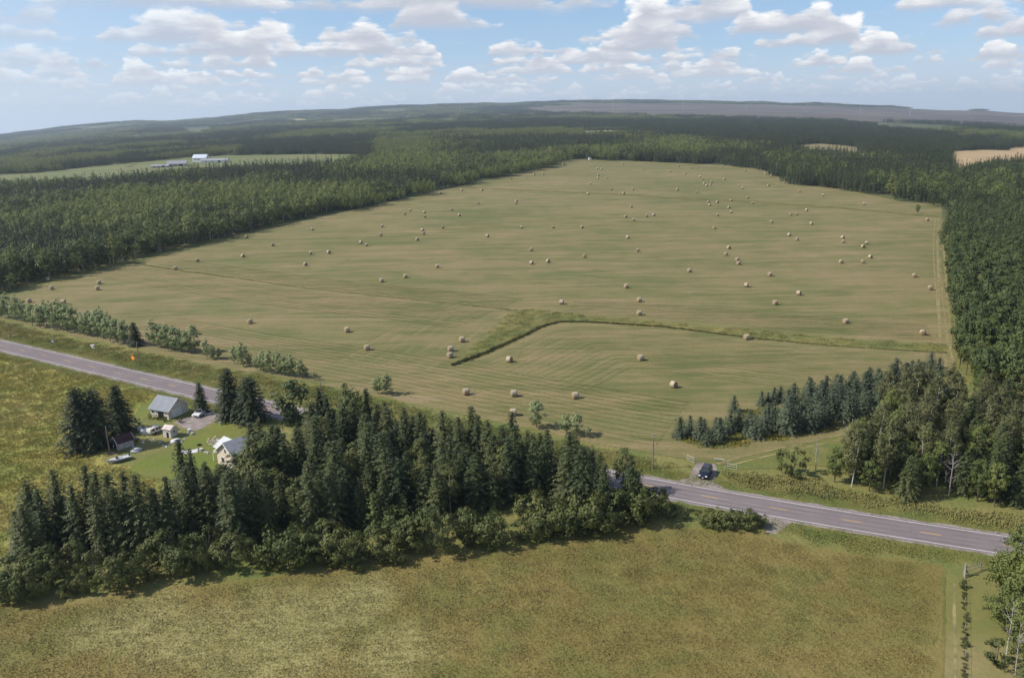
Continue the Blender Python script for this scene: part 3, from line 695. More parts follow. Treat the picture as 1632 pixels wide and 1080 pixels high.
# --- spruce grove in front of the road
GR = 'spruces of the dense grove beside the road'
tops = [(32, 803, 11, 'slim'), (58, 778, 12, ''), (83, 747, 13.5, ''), (112, 770, 12.5, ''), (133, 741, 13.5, ''), (150, 748, 13, ''), (168, 752, 13, ''), (194, 750, 13.5, ''), (238, 776, 11.5, ''), (262, 758, 13, ''),
        (283, 700, 14.5, ''), (325, 735, 13, ''), (350, 738, 12, ''), (411, 667, 12, ''), (440, 680, 13, ''), (396, 697, 12.5, ''), (418, 684, 13, ''), (432, 676, 13, ''), (404, 706, 12, ''), (425, 700, 12, ''), (450, 690, 13, ''), (470, 680, 13, ''), (500, 668, 13, ''), (522, 655, 13, ''), (545, 645, 13, ''), (580, 645, 13, ''), (600, 642, 13, ''), (616, 646, 13, ''), (644, 650, 13, ''), (668, 655, 12.5, ''), (704, 653, 13.5, ''), (730, 664, 12.5, ''),
        (761, 660, 13, ''), (777, 668, 13, ''), (800, 676, 12.5, ''), (821, 677, 13, ''), (850, 700, 12, ''), (905, 712, 12, ''), (931, 710, 13, ''), (964, 738, 11, ''), (1007, 730, 10.5, '')]
placed = []
for px, py, h, _ in tops:
    g = by_top(px, py, h); placed.append(g)
    lab = {283: 'tallest slim spruce rising in front of the bright green lawn', 1007: 'last spruce at the right end of the grove, its tip over the road', 194: 'spruce with a clear pointed tip at the right of the left group, above the boat',
           32: 'small spruce at the left end of the grove', 83: 'tallest spruce of the left group in the grove', 238: 'lone short spruce in the gap between lawn and left group', 411: 'spruce directly in front of the farmhouse roof', 931: 'pale spruce near the right end of the grove, standing over the shrubs'}.get(px)
    plant("spruce_tree", SPR, g, h, lab or 'dark spruce whose pointed tip stands on the skyline of the grove', group=GR if lab is None else None, wide=rng.uniform(0.9, 1.1))
gp = world_poly([(20, 880), (60, 905), (150, 893), (260, 878), (350, 873), (450, 862), (560, 846), (650, 838), (750, 822), (850, 808), (960, 795), (1012, 786), (985, 775), (955, 770), (880, 757), (760, 733), (650, 708), (575, 699), (530, 702), (480, 722),
                 (440, 745), (390, 765), (340, 785), (300, 800), (268, 822), (245, 850), (170, 850), (100, 852), (40, 862)], 40)
fill = space(sample(gp, 3.0), 2.45, placed)
g_al = by_top(557, 613, 14.5), by_top(464, 598, 15.5)
fill = np.array([p for p in fill if min(np.hypot(*(p - g_al[0])), np.hypot(*(p - g_al[1]))) > 2.5])
tamP = [P(148 / 3 + 544, 862 + 0), P(90 / 3 + 544, 850)]
for i, p in enumerate(fill):
    q = proj(p[0], p[1], 0); front = dist_poly(gp, p[None])[0]
    if rng.random() < (0.22 if p[0] > -50 else 0.05): plant("aspen_tree", AIN, p, rng.uniform(8.5, 11.5), 'slender leafy aspen standing among the grove spruces', group='aspens among the grove spruces'); continue
    h = rng.uniform(7.5, 14.0)
    while 325 < q[0] < 388 and h > 4 and proj(p[0], p[1], h)[1] < 738: h -= 0.5   # the gable of the house stays in sight
    if h <= 4: continue
    plant("spruce_tree", SPR if rng.random() < 0.85 else TAL, p, h, 'dark green spruce packed inside the grove beside the road', group='spruces packed inside the grove', wide=rng.uniform(0.8, 1.3) * (12 / h) ** 0.3)
plant("pine_tree", PIN, g_al[1], 15.5, 'big ragged pine behind the farmhouse, its top against the roadside tree row', wide=1.35, k=0)
plant("pine_tree", PIN, g_al[0], 14.5, 'round-headed pine at the back of the grove beside the road', wide=1.1, k=1)
for p, l in ((P(597, 848), 'bright green tamarack in front of the grove'), (P(574, 838), 'small pale tamarack left of the bright green tamarack')):
    plant("tamarack_tree", TAM, p, 7.5 if p[0] > -25.5 else 6.0, l)
for px, py, h in ((398, 701, 11.5), (406, 696, 12), (408, 706, 11.5), (420, 700, 12)):
    plant("aspen_tree", AIN, by_top(px, py, h), h, 'leafy aspen hiding the right half of the farmhouse', group='aspens in front of the farmhouse', wide=1.4)
# --- shrubs along the front of the grove
shr = [(8, 955, 4.6), (30, 958, 4.8), (52, 950, 5.2), (85, 935, 4.6), (112, 948, 3.0), (135, 945, 3.2), (150, 930, 5.0), (185, 942, 5.2), (205, 930, 4.8), (240, 925, 3.6), (268, 905, 5.4), (290, 920, 5.8), (315, 912, 4.2), (345, 905, 4.6), (372, 905, 5.2),
       (400, 898, 4.6), (425, 905, 4.2), (460, 900, 5.4), (488, 893, 4.8), (515, 898, 4.4), (545, 895, 5.2), (568, 905, 4.2), (598, 890, 5.6), (625, 893, 4.4), (655, 880, 6.2), (685, 877, 6.6), (712, 880, 5.6), (745, 868, 4.8), (775, 866, 6.0), (800, 870, 4.4),
       (830, 860, 4.6), (858, 856, 4.8), (885, 850, 5.0), (910, 850, 4.6), (940, 846, 5.4), (962, 845, 4.2), (985, 838, 5.6), (1008, 832, 5.8), (1030, 824, 5.2), (20, 935, 5), (70, 920, 5), (120, 915, 4.8), (230, 905, 4), (330, 890, 4.5), (520, 880, 4.6), (640, 862, 5), (740, 850, 5), (850, 838, 5), (920, 832, 5), (975, 822, 5.4)]
for x, y, h in shr:
    lab = {685: 'big rounded grey-green willow at the front of the grove, widest of the shrub row', 290: 'bright rounded shrub below the tallest slim spruce', 1030: 'shrub at the right end of the shrub row, by the road'}.get(x)
    plant("shrub", BSH, P(x, y), h * rng.uniform(0.85, 1.25), lab or 'rounded leafy willow shrub in the row along the foreground meadow', 'shrub', None if lab else 'shrubs between grove and foreground meadow', rng.uniform(0.85, 1.15))
ald = by_top(1000, 742, 9.5)
for x, y, h, l in ((1012, 815, 8.5, 'olive-green aspen beside the last spruce of the grove'), (1040, 818, 5.0, 'dark shrub overhanging the near road edge')): plant("aspen_tree" if h > 6 else "shrub", ASP if h > 6 else BSH, P(x, y), h, l, 'tree' if h > 6 else 'shrub')
for i, (x, y, h) in enumerate([(1068, 826, 3.0), (1092, 828, 2.2)]): plant("shrub", BSH, P(x, y), h, ('low dark shrub by the near road edge right of the grove', 'smallest dark shrub right of the grove, by the near road edge')[i], 'shrub')
for i, (x, y, h) in enumerate([(1122, 836, 2.6), (1145, 839, 3.0), (1168, 841, 3.1), (1190, 841, 3.2), (1208, 838, 2.3)]):
    plant("shrub", BSH, P(x, y), h, 'low dense shrub in the long clump beside the side approach', 'shrub', 'shrubs of the long clump by the side approach', 1.25)

# --- farmyard spruces
for bx, by_, tx, ty, wd, k, l in [(134, 716, 137, 618, 0.95, 0, 'broad dark spruce at the left of the farmyard'), (158, 712, 158, 620, 0.9, 2, 'broad dark spruce touching the leftmost farmyard spruce, beside the red-roofed shed'), (193, 688, 192, 613, 1.05, 1, 'dark spruce behind the red-roofed shed, with a sharp tip'),
                               (322, 658, 320, 609, 1.0, 1, 'small spruce between garage and road'), (369, 667, 369, 588, 0.92, 0, 'tall spruce by the farm drive, left one of its pair'), (402, 671, 396, 600, 1.05, 2, 'spreading spruce by the farm drive, right one of its pair')]:
    g, h = h_between(bx, by_, tx, ty); plant("spruce_tree", DRK, g, h, l, wide=wd * (1.0 if h > 10 else 0.85), k=k)
for x, y, h in ((252, 668, 1.6), (262, 671, 1.3), (222, 678, 1.8), (240, 667, 1.4), (216, 704, 1.3), (288, 673, 1.2)):
    plant("shrub", BSH, P(x, y), h, 'low weedy shrub among the farmyard junk', 'shrub', 'weedy shrubs in the farmyard')

# --- young poplars along the road fence
rows = [(-12, 502, 7.5), (2, 506, 7.4), (14, 508, 7.6), (27, 511, 7.8), (40, 513, 6.8), (52, 519, 7.0), (64, 522, 7.2), (75, 521, 7.6), (86, 525, 8.2), (97, 525, 8.6), (108, 529, 8.4), (119, 531, 8.0), (106, 520, 7.6), (134, 534, 7.2), (145, 535, 7.6), (156, 538, 7.8), (166, 540, 7.6), (176, 544, 7.8), (188, 547, 7.6), (199, 548, 7.4), (160, 528, 7),
        (246, 553, 7.2), (257, 555, 7.2), (268, 558, 7.2), (279, 560, 7.0), (290, 561, 6.8), (300, 563, 6.6), (311, 562, 7.6), (330, 572, 5.0), (340, 573, 4.0), (349, 571, 3.0), (374, 580, 4.4), (388, 584, 6.0), (398, 582, 3.4), (410, 590, 4.0), (420, 592, 5.2), (432, 595, 5.6), (444, 597, 5.8), (455, 599, 5.4), (466, 600, 5.4), (478, 602, 5.0), (488, 601, 2.6), (502, 606, 2.0)]
for x, y, h in rows:
    plant("poplar_tree", POP, P(x, y), h * 1.22, 'young grey-green poplar in the row along the road side of the hay field', group='young poplars along the road side of the field', wide=1.0)
plant("spruce_tree", DRK, P(217, 551), 7.6, 'single dark spruce standing within the young poplar row', wide=0.95, k=0)
for x, y, h, l in ((602, 627, 5.0, 'left poplar of a close pair at the field edge above the grove'), (617, 629, 5.6, 'right poplar of a close pair at the field edge above the grove'), (855, 681, 7.2, 'tall slim poplar alone on the near field edge'), (903, 690, 5.0, 'left of two bushy poplars right of the tall slim poplar'),
                (918, 694, 5.6, 'right of two bushy poplars right of the tall slim poplar'), (937, 697, 2.6, 'small sapling beside the bushy poplars')): plant("poplar_tree", POP, P(x, y), h, l, wide=1.2)

# --- planted blue spruces
ind = [(1083, 697, 4.7), (1099, 691, 4.2), (1115, 699, 5.0), (1122, 692, 3.6), (1127, 709, 3.8), (1140, 694, 4.2), (1146, 702, 5.2), (1163, 688, 5.0), (1177, 685, 5.0), (1169, 656, 4.0), (1193, 680, 4.0), (1202, 698, 5.4), (1188, 693, 2.6), (1213, 646, 3.6), (1223, 644, 3.0), (1233, 641, 3.8), (1243, 639, 3.8), (1403, 653, 5.6), (1482, 587, 4.8), (1495, 598, 4.8), (1470, 602, 4.4), (1435, 628, 4.0)]
BG = 'planted blue spruces between hay field and grassy track'
pl = []
for x, y, h in ind:
    p = P(x, y); pl.append(p)
    lab = {1083: 'blue spruce at the far left end of the plantation, by the field entrance', 1169: 'lone blue spruce standing apart on the field side of the plantation', 1403: 'blue spruce standing alone beside the birch wood', 1482: 'blue spruce apart at the upper right of the plantation, beside the weedy hollow', 1495: 'blue spruce nearest the farm track at the plantation end', 1127: 'smallest rounded blue spruce nearest the grassy lane'}.get(x)
    plant("blue_spruce", BLU, p, h, lab or 'small blue spruce in the loose left part of the plantation', group=None if lab else 'loosely spaced blue spruces', wide=1.05)
bp_ = world_poly([(1205, 699), (1245, 696), (1287, 690), (1344, 673), (1385, 660), (1410, 645), (1455, 620), (1474, 606), (1464, 594), (1440, 603), (1380, 614), (1318, 628), (1256, 645), (1222, 668)], 20)
for p in space(sample(bp_, 3.3, 0.25), 2.3, pl): plant("blue_spruce", BLU, p, rng.uniform(4.6, 7.0), 'blue spruce in the closed rows of the plantation', group=BG, wide=rng.uniform(0.92, 1.1))

# --- birch wood by the track
placed = []
for x, y, h, kd, nm, l in [(1262, 757, 5.6, BSH, "shrub", 'dark round shrub left of the birch wood'), (1300, 750, 7.0, None, "dead_tree", 'grey leafless tree at the left edge of the birch wood'), (1330, 768, 7.2, MIX, "broadleaf_tree", 'bright green low tree in front of the birch wood'),
                           (1357, 775, 10.5, BIR, "birch_tree", 'birch with bare white stems at the front left of the wood'), (1348, 740, 9.5, None, "dead_tree", 'tall bare trunk rising beside the grassy lane'), (1410, 660, 11.5, BIR, "birch_tree", 'olive birch next to the lone blue spruce'),
                           (1492, 775, 9.5, ASP, "aspen_tree", 'bright yellow-green aspen among the dark birch wood trees'), (1512, 790, 8.5, None, "dead_tree", 'grey broken snag between birch wood and spruces'), (1486, 700, 14.5, BIR, "birch_tree", 'tall birch with forked white upper stems'),
                           (1385, 782, 6.5, MIX, "broadleaf_tree", 'low dark broadleaf tree at the wood edge below the white stems'), (1445, 795, 8.5, SPR, "spruce_tree", 'narrow spruce at the front of the birch wood')]:
    p = P(x, y); placed.append(p)
    if kd is None:
        k = {1300: 1, 1348: 0, 1512: 2}[x]; o = tag(link(nm, DED[k], None, (p[0], p[1], 0), 1.0 * k), l, 'tree'); o.scale = (h / 10,) * 3
    else: plant(nm, kd, p, h, l, 'shrub' if nm == 'shrub' else 'tree', wide=1.0 if nm != 'birch_tree' else 0.95)
bw = world_poly([(1345, 765), (1390, 783), (1440, 793), (1500, 798), (1524, 792), (1527, 720), (1522, 660), (1490, 652), (1440, 655), (1412, 672), (1400, 700), (1370, 735)], 30)
for p in space(sample(bw, 2.9), 2.1, placed):
    u = rng.random(); q = proj(p[0], p[1], 0)
    if u < 0.55: plant("birch_tree", BIR, p, rng.uniform(9.5, 13.5), 'white-stemmed birch with thin olive crown inside the birch wood', group='birches of the wood by the track')
    elif u < 0.78: plant("spruce_tree", SPR, p, rng.uniform(7, 11), 'dark spruce mixed into the birch wood', group='spruces mixed into the birch wood', wide=0.95)
    else: plant("broadleaf_tree", MIX, p, rng.uniform(7, 11), 'leafy dark broadleaf tree inside the birch wood', group='broadleaf trees of the birch wood', wide=0.85)
# --- mixed trees and pine wood right of the track
rm = world_poly([(1532, 798), (1560, 806), (1600, 812), (1690, 822), (1700, 690), (1640, 668), (1590, 664), (1556, 668), (1536, 700)], 30)
for p in space(sample(rm, 3.0), 2.3):
    u = rng.random(); q = proj(p[0], p[1], 0); near = q[1] > 765
    if u < (0.75 if near else 0.45): plant("spruce_tree", SPR, p, rng.uniform(8.5, 12.0), 'dark spruce right of the track, below the pine wood', group='spruces right of the track', wide=1.1)
    elif u < 0.88: plant("birch_tree", BIR, p, rng.uniform(10, 13), 'olive birch right of the track, below the pine wood', group='birches right of the track')
    else: plant("broadleaf_tree", MIX, p, rng.uniform(8, 11), 'leafy green tree right of the track, below the pine wood', group='broadleaf trees right of the track', wide=0.8)
PW = [(1528, 596), (1538, 618), (1553, 640), (1580, 662), (1640, 668), (1720, 690), (1720, 500), (1720, 360), (1640, 352), (1580, 350), (1522, 352), (1512, 372), (1512, 420), (1516, 470), (1521, 530)]
pw = world_poly(PW, 30)
pts = sample(pw, 4.6, 0.3)
pts = pts[np.argsort(np.hypot(pts[:, 0], pts[:, 1]) + 1.2 * dist_poly(pw, pts))]
vis = []
for p in pts:
    q = proj(p[0], p[1], 10)
    if q[0] < 1680: vis.append(p)
vis = np.array(vis)
PINE_N = 290
for p in vis[:PINE_N]:
    if rng.random() < 0.16: plant("broadleaf_tree", MIX, p, rng.uniform(9, 12.5), 'lighter broadleaf tree growing in the pine wood right of the track', group='broadleaf trees in the pine wood', wide=0.9)
    else: plant("pine_tree", PIN, p, rng.uniform(11, 15.5), 'dark round-topped pine in the wood right of the farm track', group='pines of the wood right of the track', wide=rng.uniform(0.95, 1.2))
pine_rest = vis[PINE_N:]
# --- trees of the lower right corner
for x, y, h, kd, nm, l in [(1612, 962, 9.5, MIX, "broadleaf_tree", 'leafy tree right of the grey gate post, lower right corner'), (1600, 1005, 7.0, MIX, "broadleaf_tree", 'lower leafy tree behind the white dead stems'), (1634, 985, 10.5, ASP, "aspen_tree", 'tall aspen reaching over the road at the right edge'),
                           (1604, 1042, None, 0, "dead_tree", 'dead white-barked stem leaning in the lower right corner'), (1618, 1075, None, 1, "dead_tree", 'grey bare-branched tree at the bottom right'), (1625, 1035, 8.5, ASP, "aspen_tree", 'bright green leafy crown beside the dead stems'), (1640, 1090, 6.5, SPR, "spruce_tree", 'small spruce behind the bare-branched tree'), (1592, 938, 6.0, MIX, "broadleaf_tree", 'leafy tree leaning over the mown strip below the near road edge'), (1622, 915, 8.5, MIX, "broadleaf_tree", 'dark leafy tree below the road at the right edge'), (1590, 985, 4.6, BSH, "shrub", 'leafy shrub at the foot of the right-hand trees, beside the mown strip'), (1588, 1060, 4.0, BSH, "shrub", 'shrub at the bottom right beside the mown strip'), (1612, 1000, 8.0, MIX, "broadleaf_tree", 'dark broadleaf tree between the dead stems and the road trees'), (1632, 1060, 8.0, MIX, "broadleaf_tree", 'dark leafy tree at the very lower right corner'), (1655, 930, 9, MIX, "broadleaf_tree", 'leafy tree at the right end of the near road edge'),
                           (1632, 845, None, 2, "dead_tree", 'thin bare tree on the far road verge at the right edge')]:
    p = P(x, y)
    if h is None: o = tag(link(nm, DED[kd], None, (p[0], p[1], 0), 0.7 + kd), l, 'tree'); o.scale = (0.55, 0.55, 0.75) if kd < 2 else (0.45, 0.45, 0.5)
    else: plant(nm, kd, p, h, l, 'shrub' if nm == 'shrub' else 'tree', wide=1.05)
# --- lone trees on the far field
for bx, by_, tx, ty, kd, l, wd in [(1462, 340, 1463, 325, MIX, 'lone dark tree standing on the upper ditch near the farm track', 0.9), (1232 + 130, 0, 0, 0, None, '', 1)]:
    if kd is None: continue
    g, h = h_between(bx, by_, tx, ty); plant("broadleaf_tree", kd, g, h, l, wide=wd)
for i, (x, y, h) in enumerate([(1258, 293, 6), (1264, 293.5, 7), (1270, 294, 8), (1276, 294, 8), (1282, 293, 7), (1287, 292, 6)]): plant("blue_spruce", BLU, P(x, y), h, 'spruce of the small clump standing in the far right of the field', group='clump of spruces far out in the field')
for i, (x, y, h) in enumerate([(1300, 293, 13), (1306, 294, 15), (1312, 294, 13), (1305, 288, 14)]): plant("broadleaf_tree", MIX, P(x, y), h, 'dark leafy tree of the clump right of the small spruce clump', group='dark tree clump at the far field edge')

# ------------------------------------------------------------------ ground cover and far woods: masses no one could count
def scatter(name, label, cat, xy, variants, sx, sz=None, idx=None, rot=None):
    n = len(xy); me = bpy.data.meshes.new(name); me.vertices.add(n)
    me.vertices.foreach_set('co', np.stack([xy[:, 0], xy[:, 1], gz(xy[:, 0], xy[:, 1])], 1).astype(np.float32).ravel())
    idx = rng.integers(0, len(variants), n) if idx is None else idx; rot = rng.uniform(0, 6.28, n) if rot is None else rot
    sz = sx if sz is None else sz
    for nm, ty, val in (('pick', 'INT', idx.astype(np.int32)), ('turn', 'FLOAT_VECTOR', np.stack([0 * rot, 0 * rot, rot], 1).astype(np.float32)), ('size', 'FLOAT_VECTOR', np.stack([sx, sx, sz], 1).astype(np.float32))):
        a = me.attributes.new(nm, ty, 'POINT'); a.data.foreach_set('value' if ty == 'INT' else 'vector', val.ravel())
    o = tag(link(name, me), label, cat, kind='stuff')
    ng = bpy.data.node_groups.new(name, 'GeometryNodeTree'); ng.interface.new_socket('Geometry', in_out='INPUT', socket_type='NodeSocketGeometry'); ng.interface.new_socket('Geometry', in_out='OUTPUT', socket_type='NodeSocketGeometry')
    T = NT(ng); gi, go = T.n('NodeGroupInput'), T.n('NodeGroupOutput'); inst = T.n('GeometryNodeInstanceOnPoints'); jn = T.n('GeometryNodeJoinGeometry')
    for v in reversed(variants):
        oi = T.n('GeometryNodeObjectInfo'); oi.inputs['Object'].default_value = v; g2 = T.n('GeometryNodeGeometryToInstance'); T.l(oi.outputs['Geometry'], g2.inputs[0]); T.l(g2.outputs[0], jn.inputs[0])
    T.l(gi.outputs[0], inst.inputs['Points']); T.l(jn.outputs[0], inst.inputs['Instance']); inst.inputs['Pick Instance'].default_value = True
    for nm, dt, s_ in (('pick', 'INT', 'Instance Index'), ('turn', 'FLOAT_VECTOR', 'Rotation'), ('size', 'FLOAT_VECTOR', 'Scale')):
        na_ = T.n('GeometryNodeInputNamedAttribute', data_type=dt); na_.inputs[0].default_value = nm; T.l(na_.outputs[0], inst.inputs[s_])
    T.l(inst.outputs[0], go.inputs[0]); md = o.modifiers.new('scatter', 'NODES'); md.node_group = ng
    return o
def spare(name, me): return bpy.data.objects.new(name, me)
def grass_patch(seed, n, rad_, h, wd, M, heads=0.0):
    g = np.random.default_rng(seed); rr_ = rad_ * np.sqrt(g.random(n)); a = g.uniform(0, 6.28, n)
    tuft = g.normal(0, 0.12, (n, 2)); base = np.stack([rr_ * np.cos(a) + tuft[:, 0], rr_ * np.sin(a) + tuft[:, 1], np.zeros(n)], 1)
    d = rdir(g, n) * 0.45 + np.array((0.22, 0.05, 1.0)); hh = h * g.uniform(0.45, 1.15, n)
    v, f = kites(base, d, rdir(g, n), hh, wd * g.uniform(0.6, 1.4, n), 0.10)
    return raw_mesh("grass_tufts", v, f, [M])
lodg = [(*P(450, 1000), 13.0), (*P(300, 1010), 9.0), (*P(620, 1040), 7.0), (*P(150, 930), 6.0), (*P(230, 985), 8.0), (*P(560, 960), 7.0)]
FPAL = [(0.172, 0.142, 0.043), (0.205, 0.162, 0.054), (0.150, 0.150, 0.043)]
GF = grass_mat("foreground_grass", FPAL, 0.30, lodged=lodg, blade=True)
GL = grass_mat("meadow_grass", [(0.270, 0.240, 0.056), (0.330, 0.280, 0.090), (0.200, 0.235, 0.056)], 0.2, blade=True)
GV = grass_mat("verge_grass", [(0.205, 0.205, 0.056), (0.270, 0.235, 0.082), (0.150, 0.190, 0.046)], 0.3, blade=True)
GW = grass_mat("weed_leaves", [(0.195, 0.195, 0.062), (0.260, 0.230, 0.080), (0.145, 0.170, 0.055)], 0.35, blade=True)
FG_W = world_poly([(-120, 975), (0, 962), (100, 957), (230, 938), (360, 925), (500, 910), (640, 893), (760, 878), (900, 860), (1010, 842), (1080, 838), (1205, 848), (1240, 858), (1350, 882), (1500, 897), (1503, 1000), (1500, 1150), (700, 1190), (-160, 1150)])
HM_W = world_poly([(-120, 540), (0, 563), (80, 586), (170, 607), (250, 628), (228, 648), (205, 668), (160, 735), (222, 745), (262, 768), (275, 790), (245, 838), (100, 846), (20, 860), (-30, 960), (-140, 960)])
NV_W = world_poly([(-80, 494), (20, 514), (130, 541), (330, 581), (480, 608), (620, 637), (850, 690), (1000, 722), (1096, 742), (1094, 757), (974, 742), (800, 702), (533, 650), (353, 612), (151, 568), (-80, 520)])
RV_W = world_poly([(1150, 762), (1148, 748), (1230, 757), (1300, 757), (1330, 774), (1440, 797), (1530, 808), (1640, 822), (1700, 850), (1632, 850), (1321, 800), (1160, 772)])
LV_W = world_poly([(1262, 846), (1330, 852), (1500, 880), (1570, 893), (1560, 897), (1500, 890), (1350, 878), (1245, 855)])
sheet("meadow", ragged(FG_W, 0.3, 2.5), grass_mat("foreground_sward", FPAL, 0.30, 0.5, lodg), 0.016, 40)
sheet("meadow", ragged(HM_W, 0.3, 2.5), grass_mat("meadow_sward", [(0.250, 0.225, 0.052), (0.310, 0.262, 0.082), (0.185, 0.218, 0.050)], 0.2), 0.014, 40)
pats = lambda M, h, n=300, wd=0.055, rad_=1.7: [spare("grass_tufts", grass_patch(400 + k, int(n * 0.55), rad_, h * 0.62, wd, M)) for k in range(4)]
pF, pL, pV, pWd = pats(GF, 0.30, 260, 0.055), pats(GL, 0.5, 300, 0.07), pats(GV, 0.55, 320, 0.06), pats(GW, 0.75, 260, 0.10)
def cover(name, label, poly, step, var, lo=0.7, hi=1.2, inset=1.2):
    p = sample(poly, step); p = p[dist_poly(poly, p) > inset]
    q = np.array([proj(x, y, 0) for x, y in p]); p = p[(q[:, 0] > -160) & (q[:, 0] < 1800) & (q[:, 1] < 1200)]
    return scatter(name, label, 'grass', p, var, np.full(len(p), 1.0) * rng.uniform(0.9, 1.15, len(p)), rng.uniform(lo, hi, len(p)), rot=rng.uniform(-0.5, 0.5, len(p)))
cover("meadow_grass", 'ochre tall grass of the foreground meadow', FG_W, 1.9, pF)
cover("meadow_grass", 'yellowish tall grass of the meadow left of the farmyard', HM_W, 2.1, pL)
cover("verge_grass", 'uncut grass between road and hay field', NV_W, 2.1, pV)
cover("verge_grass", 'lush grass and goldenrod on the far verge below the birch wood', RV_W, 2.0, pWd, 0.7, 1.2)
cover("verge_grass", 'uncut grass on the near verge by the side approach', LV_W, 1.9, pV, 0.7, 1.1, 0.6)
EDGE_N, EDGE_S = ribbon(road_c, 4.3, 9.0), ribbon(road_c, -8.5, -4.3)
cover("verge_grass", 'short green grass strip along the far road edge', EDGE_N, 1.7, pV, 0.35, 0.6, 0.5)
cover("verge_grass", 'short green grass strip along the near road edge', EDGE_S, 1.7, pV, 0.35, 0.6, 0.5)
cover("weeds", 'tall green weeds filling the hollow in the hay field', strip_w, 2.2, pWd, 0.35, 0.8, 0.5)
GOLD = world_poly([(1085, 702), (1120, 716), (1165, 712), (1210, 704), (1290, 694), (1345, 678), (1390, 664), (1370, 655), (1290, 665), (1225, 650), (1190, 655), (1160, 668), (1130, 690)], 25)
GG = grass_mat("goldenrod_leaves", [(0.190, 0.185, 0.036), (0.290, 0.235, 0.038), (0.130, 0.165, 0.040)], 0.6, blade=True)
cover("weeds", 'yellow goldenrod round the planted blue spruces', GOLD, 2.0, pats(GG, 0.8, 260, 0.10), 0.6, 1.3, 0.4)
for L, nm, lb, stp in ((D1, "weeds", 'dry grass line along the lower ditch', 2.0), (D2, "weeds", 'dry grass line along the upper ditch', 3.2)):
    L2 = dense(L, stp); L2 = L2 + rng.normal(0, 0.35 if L is D1 else 1.2, L2.shape)
    scatter(nm, lb, 'grass', L2, pV, np.full(len(L2), 0.45 if L is D1 else 1.3), np.full(len(L2), 0.9))
dk = pxline([(724, 582), (742, 574), (768, 566), (802, 550), (840, 533), (868, 519), (893, 513), (930, 513), (1000, 517), (1060, 521), (1200, 539), (1330, 551), (1450, 559), (1505, 562)], 1.4)
GD = grass_mat("dark_weeds", [(0.080, 0.082, 0.028), (0.115, 0.105, 0.036), (0.060, 0.080, 0.028)], 0.05, blade=True)
wk = np.clip(1.0 - np.linspace(0, 1, len(dk)) * 0.9, 0.25, 0.9)
scatter("weeds", 'dark bank of coarse weeds along the curved hollow edge', 'weeds', dk + rng.normal(0, 0.15, dk.shape), [spare("weed_clump", grass_patch(450 + k, 160, 0.75, 0.8, 0.09, GD)) for k in range(3)], np.ones(len(dk)), wk)

# --- woods: clusters of trees
def lp_conifer(g, h, r):
    n = int(90 + h * 5); q = g.random(n) ** 0.75; z = h * (0.10 + 0.9 * q); R0 = r * (1 - q) ** 0.8 + 0.08; a = g.uniform(0, 6.28, n); rr_ = R0 * g.uniform(0.35, 1.0, n)
    b = np.stack([np.cos(a) * rr_ * 0.45, np.sin(a) * rr_ * 0.45, z + 0.2], 1); d = np.stack([np.cos(a), np.sin(a), g.normal(-0.35, 0.3, n)], 1)
    lf = kites(b, d, np.tile((0, 0, 0.8), (n, 1)) + 0.7 * d * np.array((1, 1, 0)) + g.normal(0, 0.3, (n, 3)), np.maximum(0.5, rr_ * 0.85), np.maximum(0.16, 0.34 * (1 - q) + 0.12), 0.15)
    tp = kites(np.array([[0, 0, h * 0.9]] * 3), np.array([[0.06, 0, 1], [-0.03, 0.05, 1], [-0.03, -0.05, 1.0]]), rdir(g, 3), np.full(3, h * 0.12), np.full(3, 0.16))
    return cat_([lf, tp])
def lp_broad(g, h, r, n=170, leaf=0.75):
    sd = int(g.integers(1e6)); return leafball(sd, h, r, h * 0.22, max(8, n // 12), 12, leaf, r * 0.36, 0.8, 0.35, 1.0, (1.3, 0.5, 0.22))
def cluster(seed, n, rad_, kinds, M, h0=(8, 17), tb=0.15):
    """a knot of neighbouring trees"""
    g = np.random.default_rng(seed); parts = []; pts_ = []
    for k in range(n * 12):
        p = rad_ * np.sqrt(g.random()) * np.array((math.cos(a := g.uniform(0, 6.28)), math.sin(a)))
        if all(np.hypot(*(p - q)) > rad_ * 1.15 / math.sqrt(n) for q in pts_): pts_.append(p)
        if len(pts_) >= n: break
    fm = []
    for p in pts_:
        ki = kinds[int(g.integers(len(kinds)))]; h = g.uniform(*h0)
        v, f = lp_conifer(g, h, g.uniform(2.1, 3.1)) if ki == 0 else lp_broad(g, h * 0.93, g.uniform(2.5, 3.9), 230)
        parts.append((v + np.array((p[0], p[1], 0)), f)); fm.append(np.full(len(f), [[0, 4, 4], [1, 5, 1], [2, 2, 6]][ki][int(g.integers(3))]))
        if g.random() < tb:
            v, f = tube([(p[0] + 0.4, p[1] - 0.9, -0.5), (p[0] + 0.3, p[1] - 0.8, h * 0.55)], [0.13, 0.08], 5); parts.append((v, f)); fm.append(np.full(len(f), 3))
    v, f = cat_(parts); return spare("tree_cluster", raw_mesh("tree_cluster", v, f, M, np.concatenate(fm)))
F_W1 = leafy("dark_conifer_needles", (0.028, 0.042, 0.017), (0.058, 0.072, 0.027), 0.08)  # darker conifer tone, mixed in at random from tree to tree
F_W2 = leafy("dark_broad_leaves", (0.044, 0.066, 0.019), (0.100, 0.120, 0.034), 0.15)
F_W3 = leafy("yellow_green_leaves", (0.150, 0.175, 0.040), (0.220, 0.235, 0.062), 0.2)
FM = [F_SPR, F_MIX, F_ASP, BIRCH, F_W1, F_W2, F_W3]
CL_CON = [cluster(500 + k, 4, 5.2, [0, 0, 0, 1], FM) for k in range(5)]
CL_MIX = [cluster(520 + k, 4, 5.2, [0, 1, 1, 2], FM) for k in range(5)]
CL_ASP = [cluster(540 + k, 4, 5.2, [2, 2, 1], FM, (11, 15)) for k in range(5)]
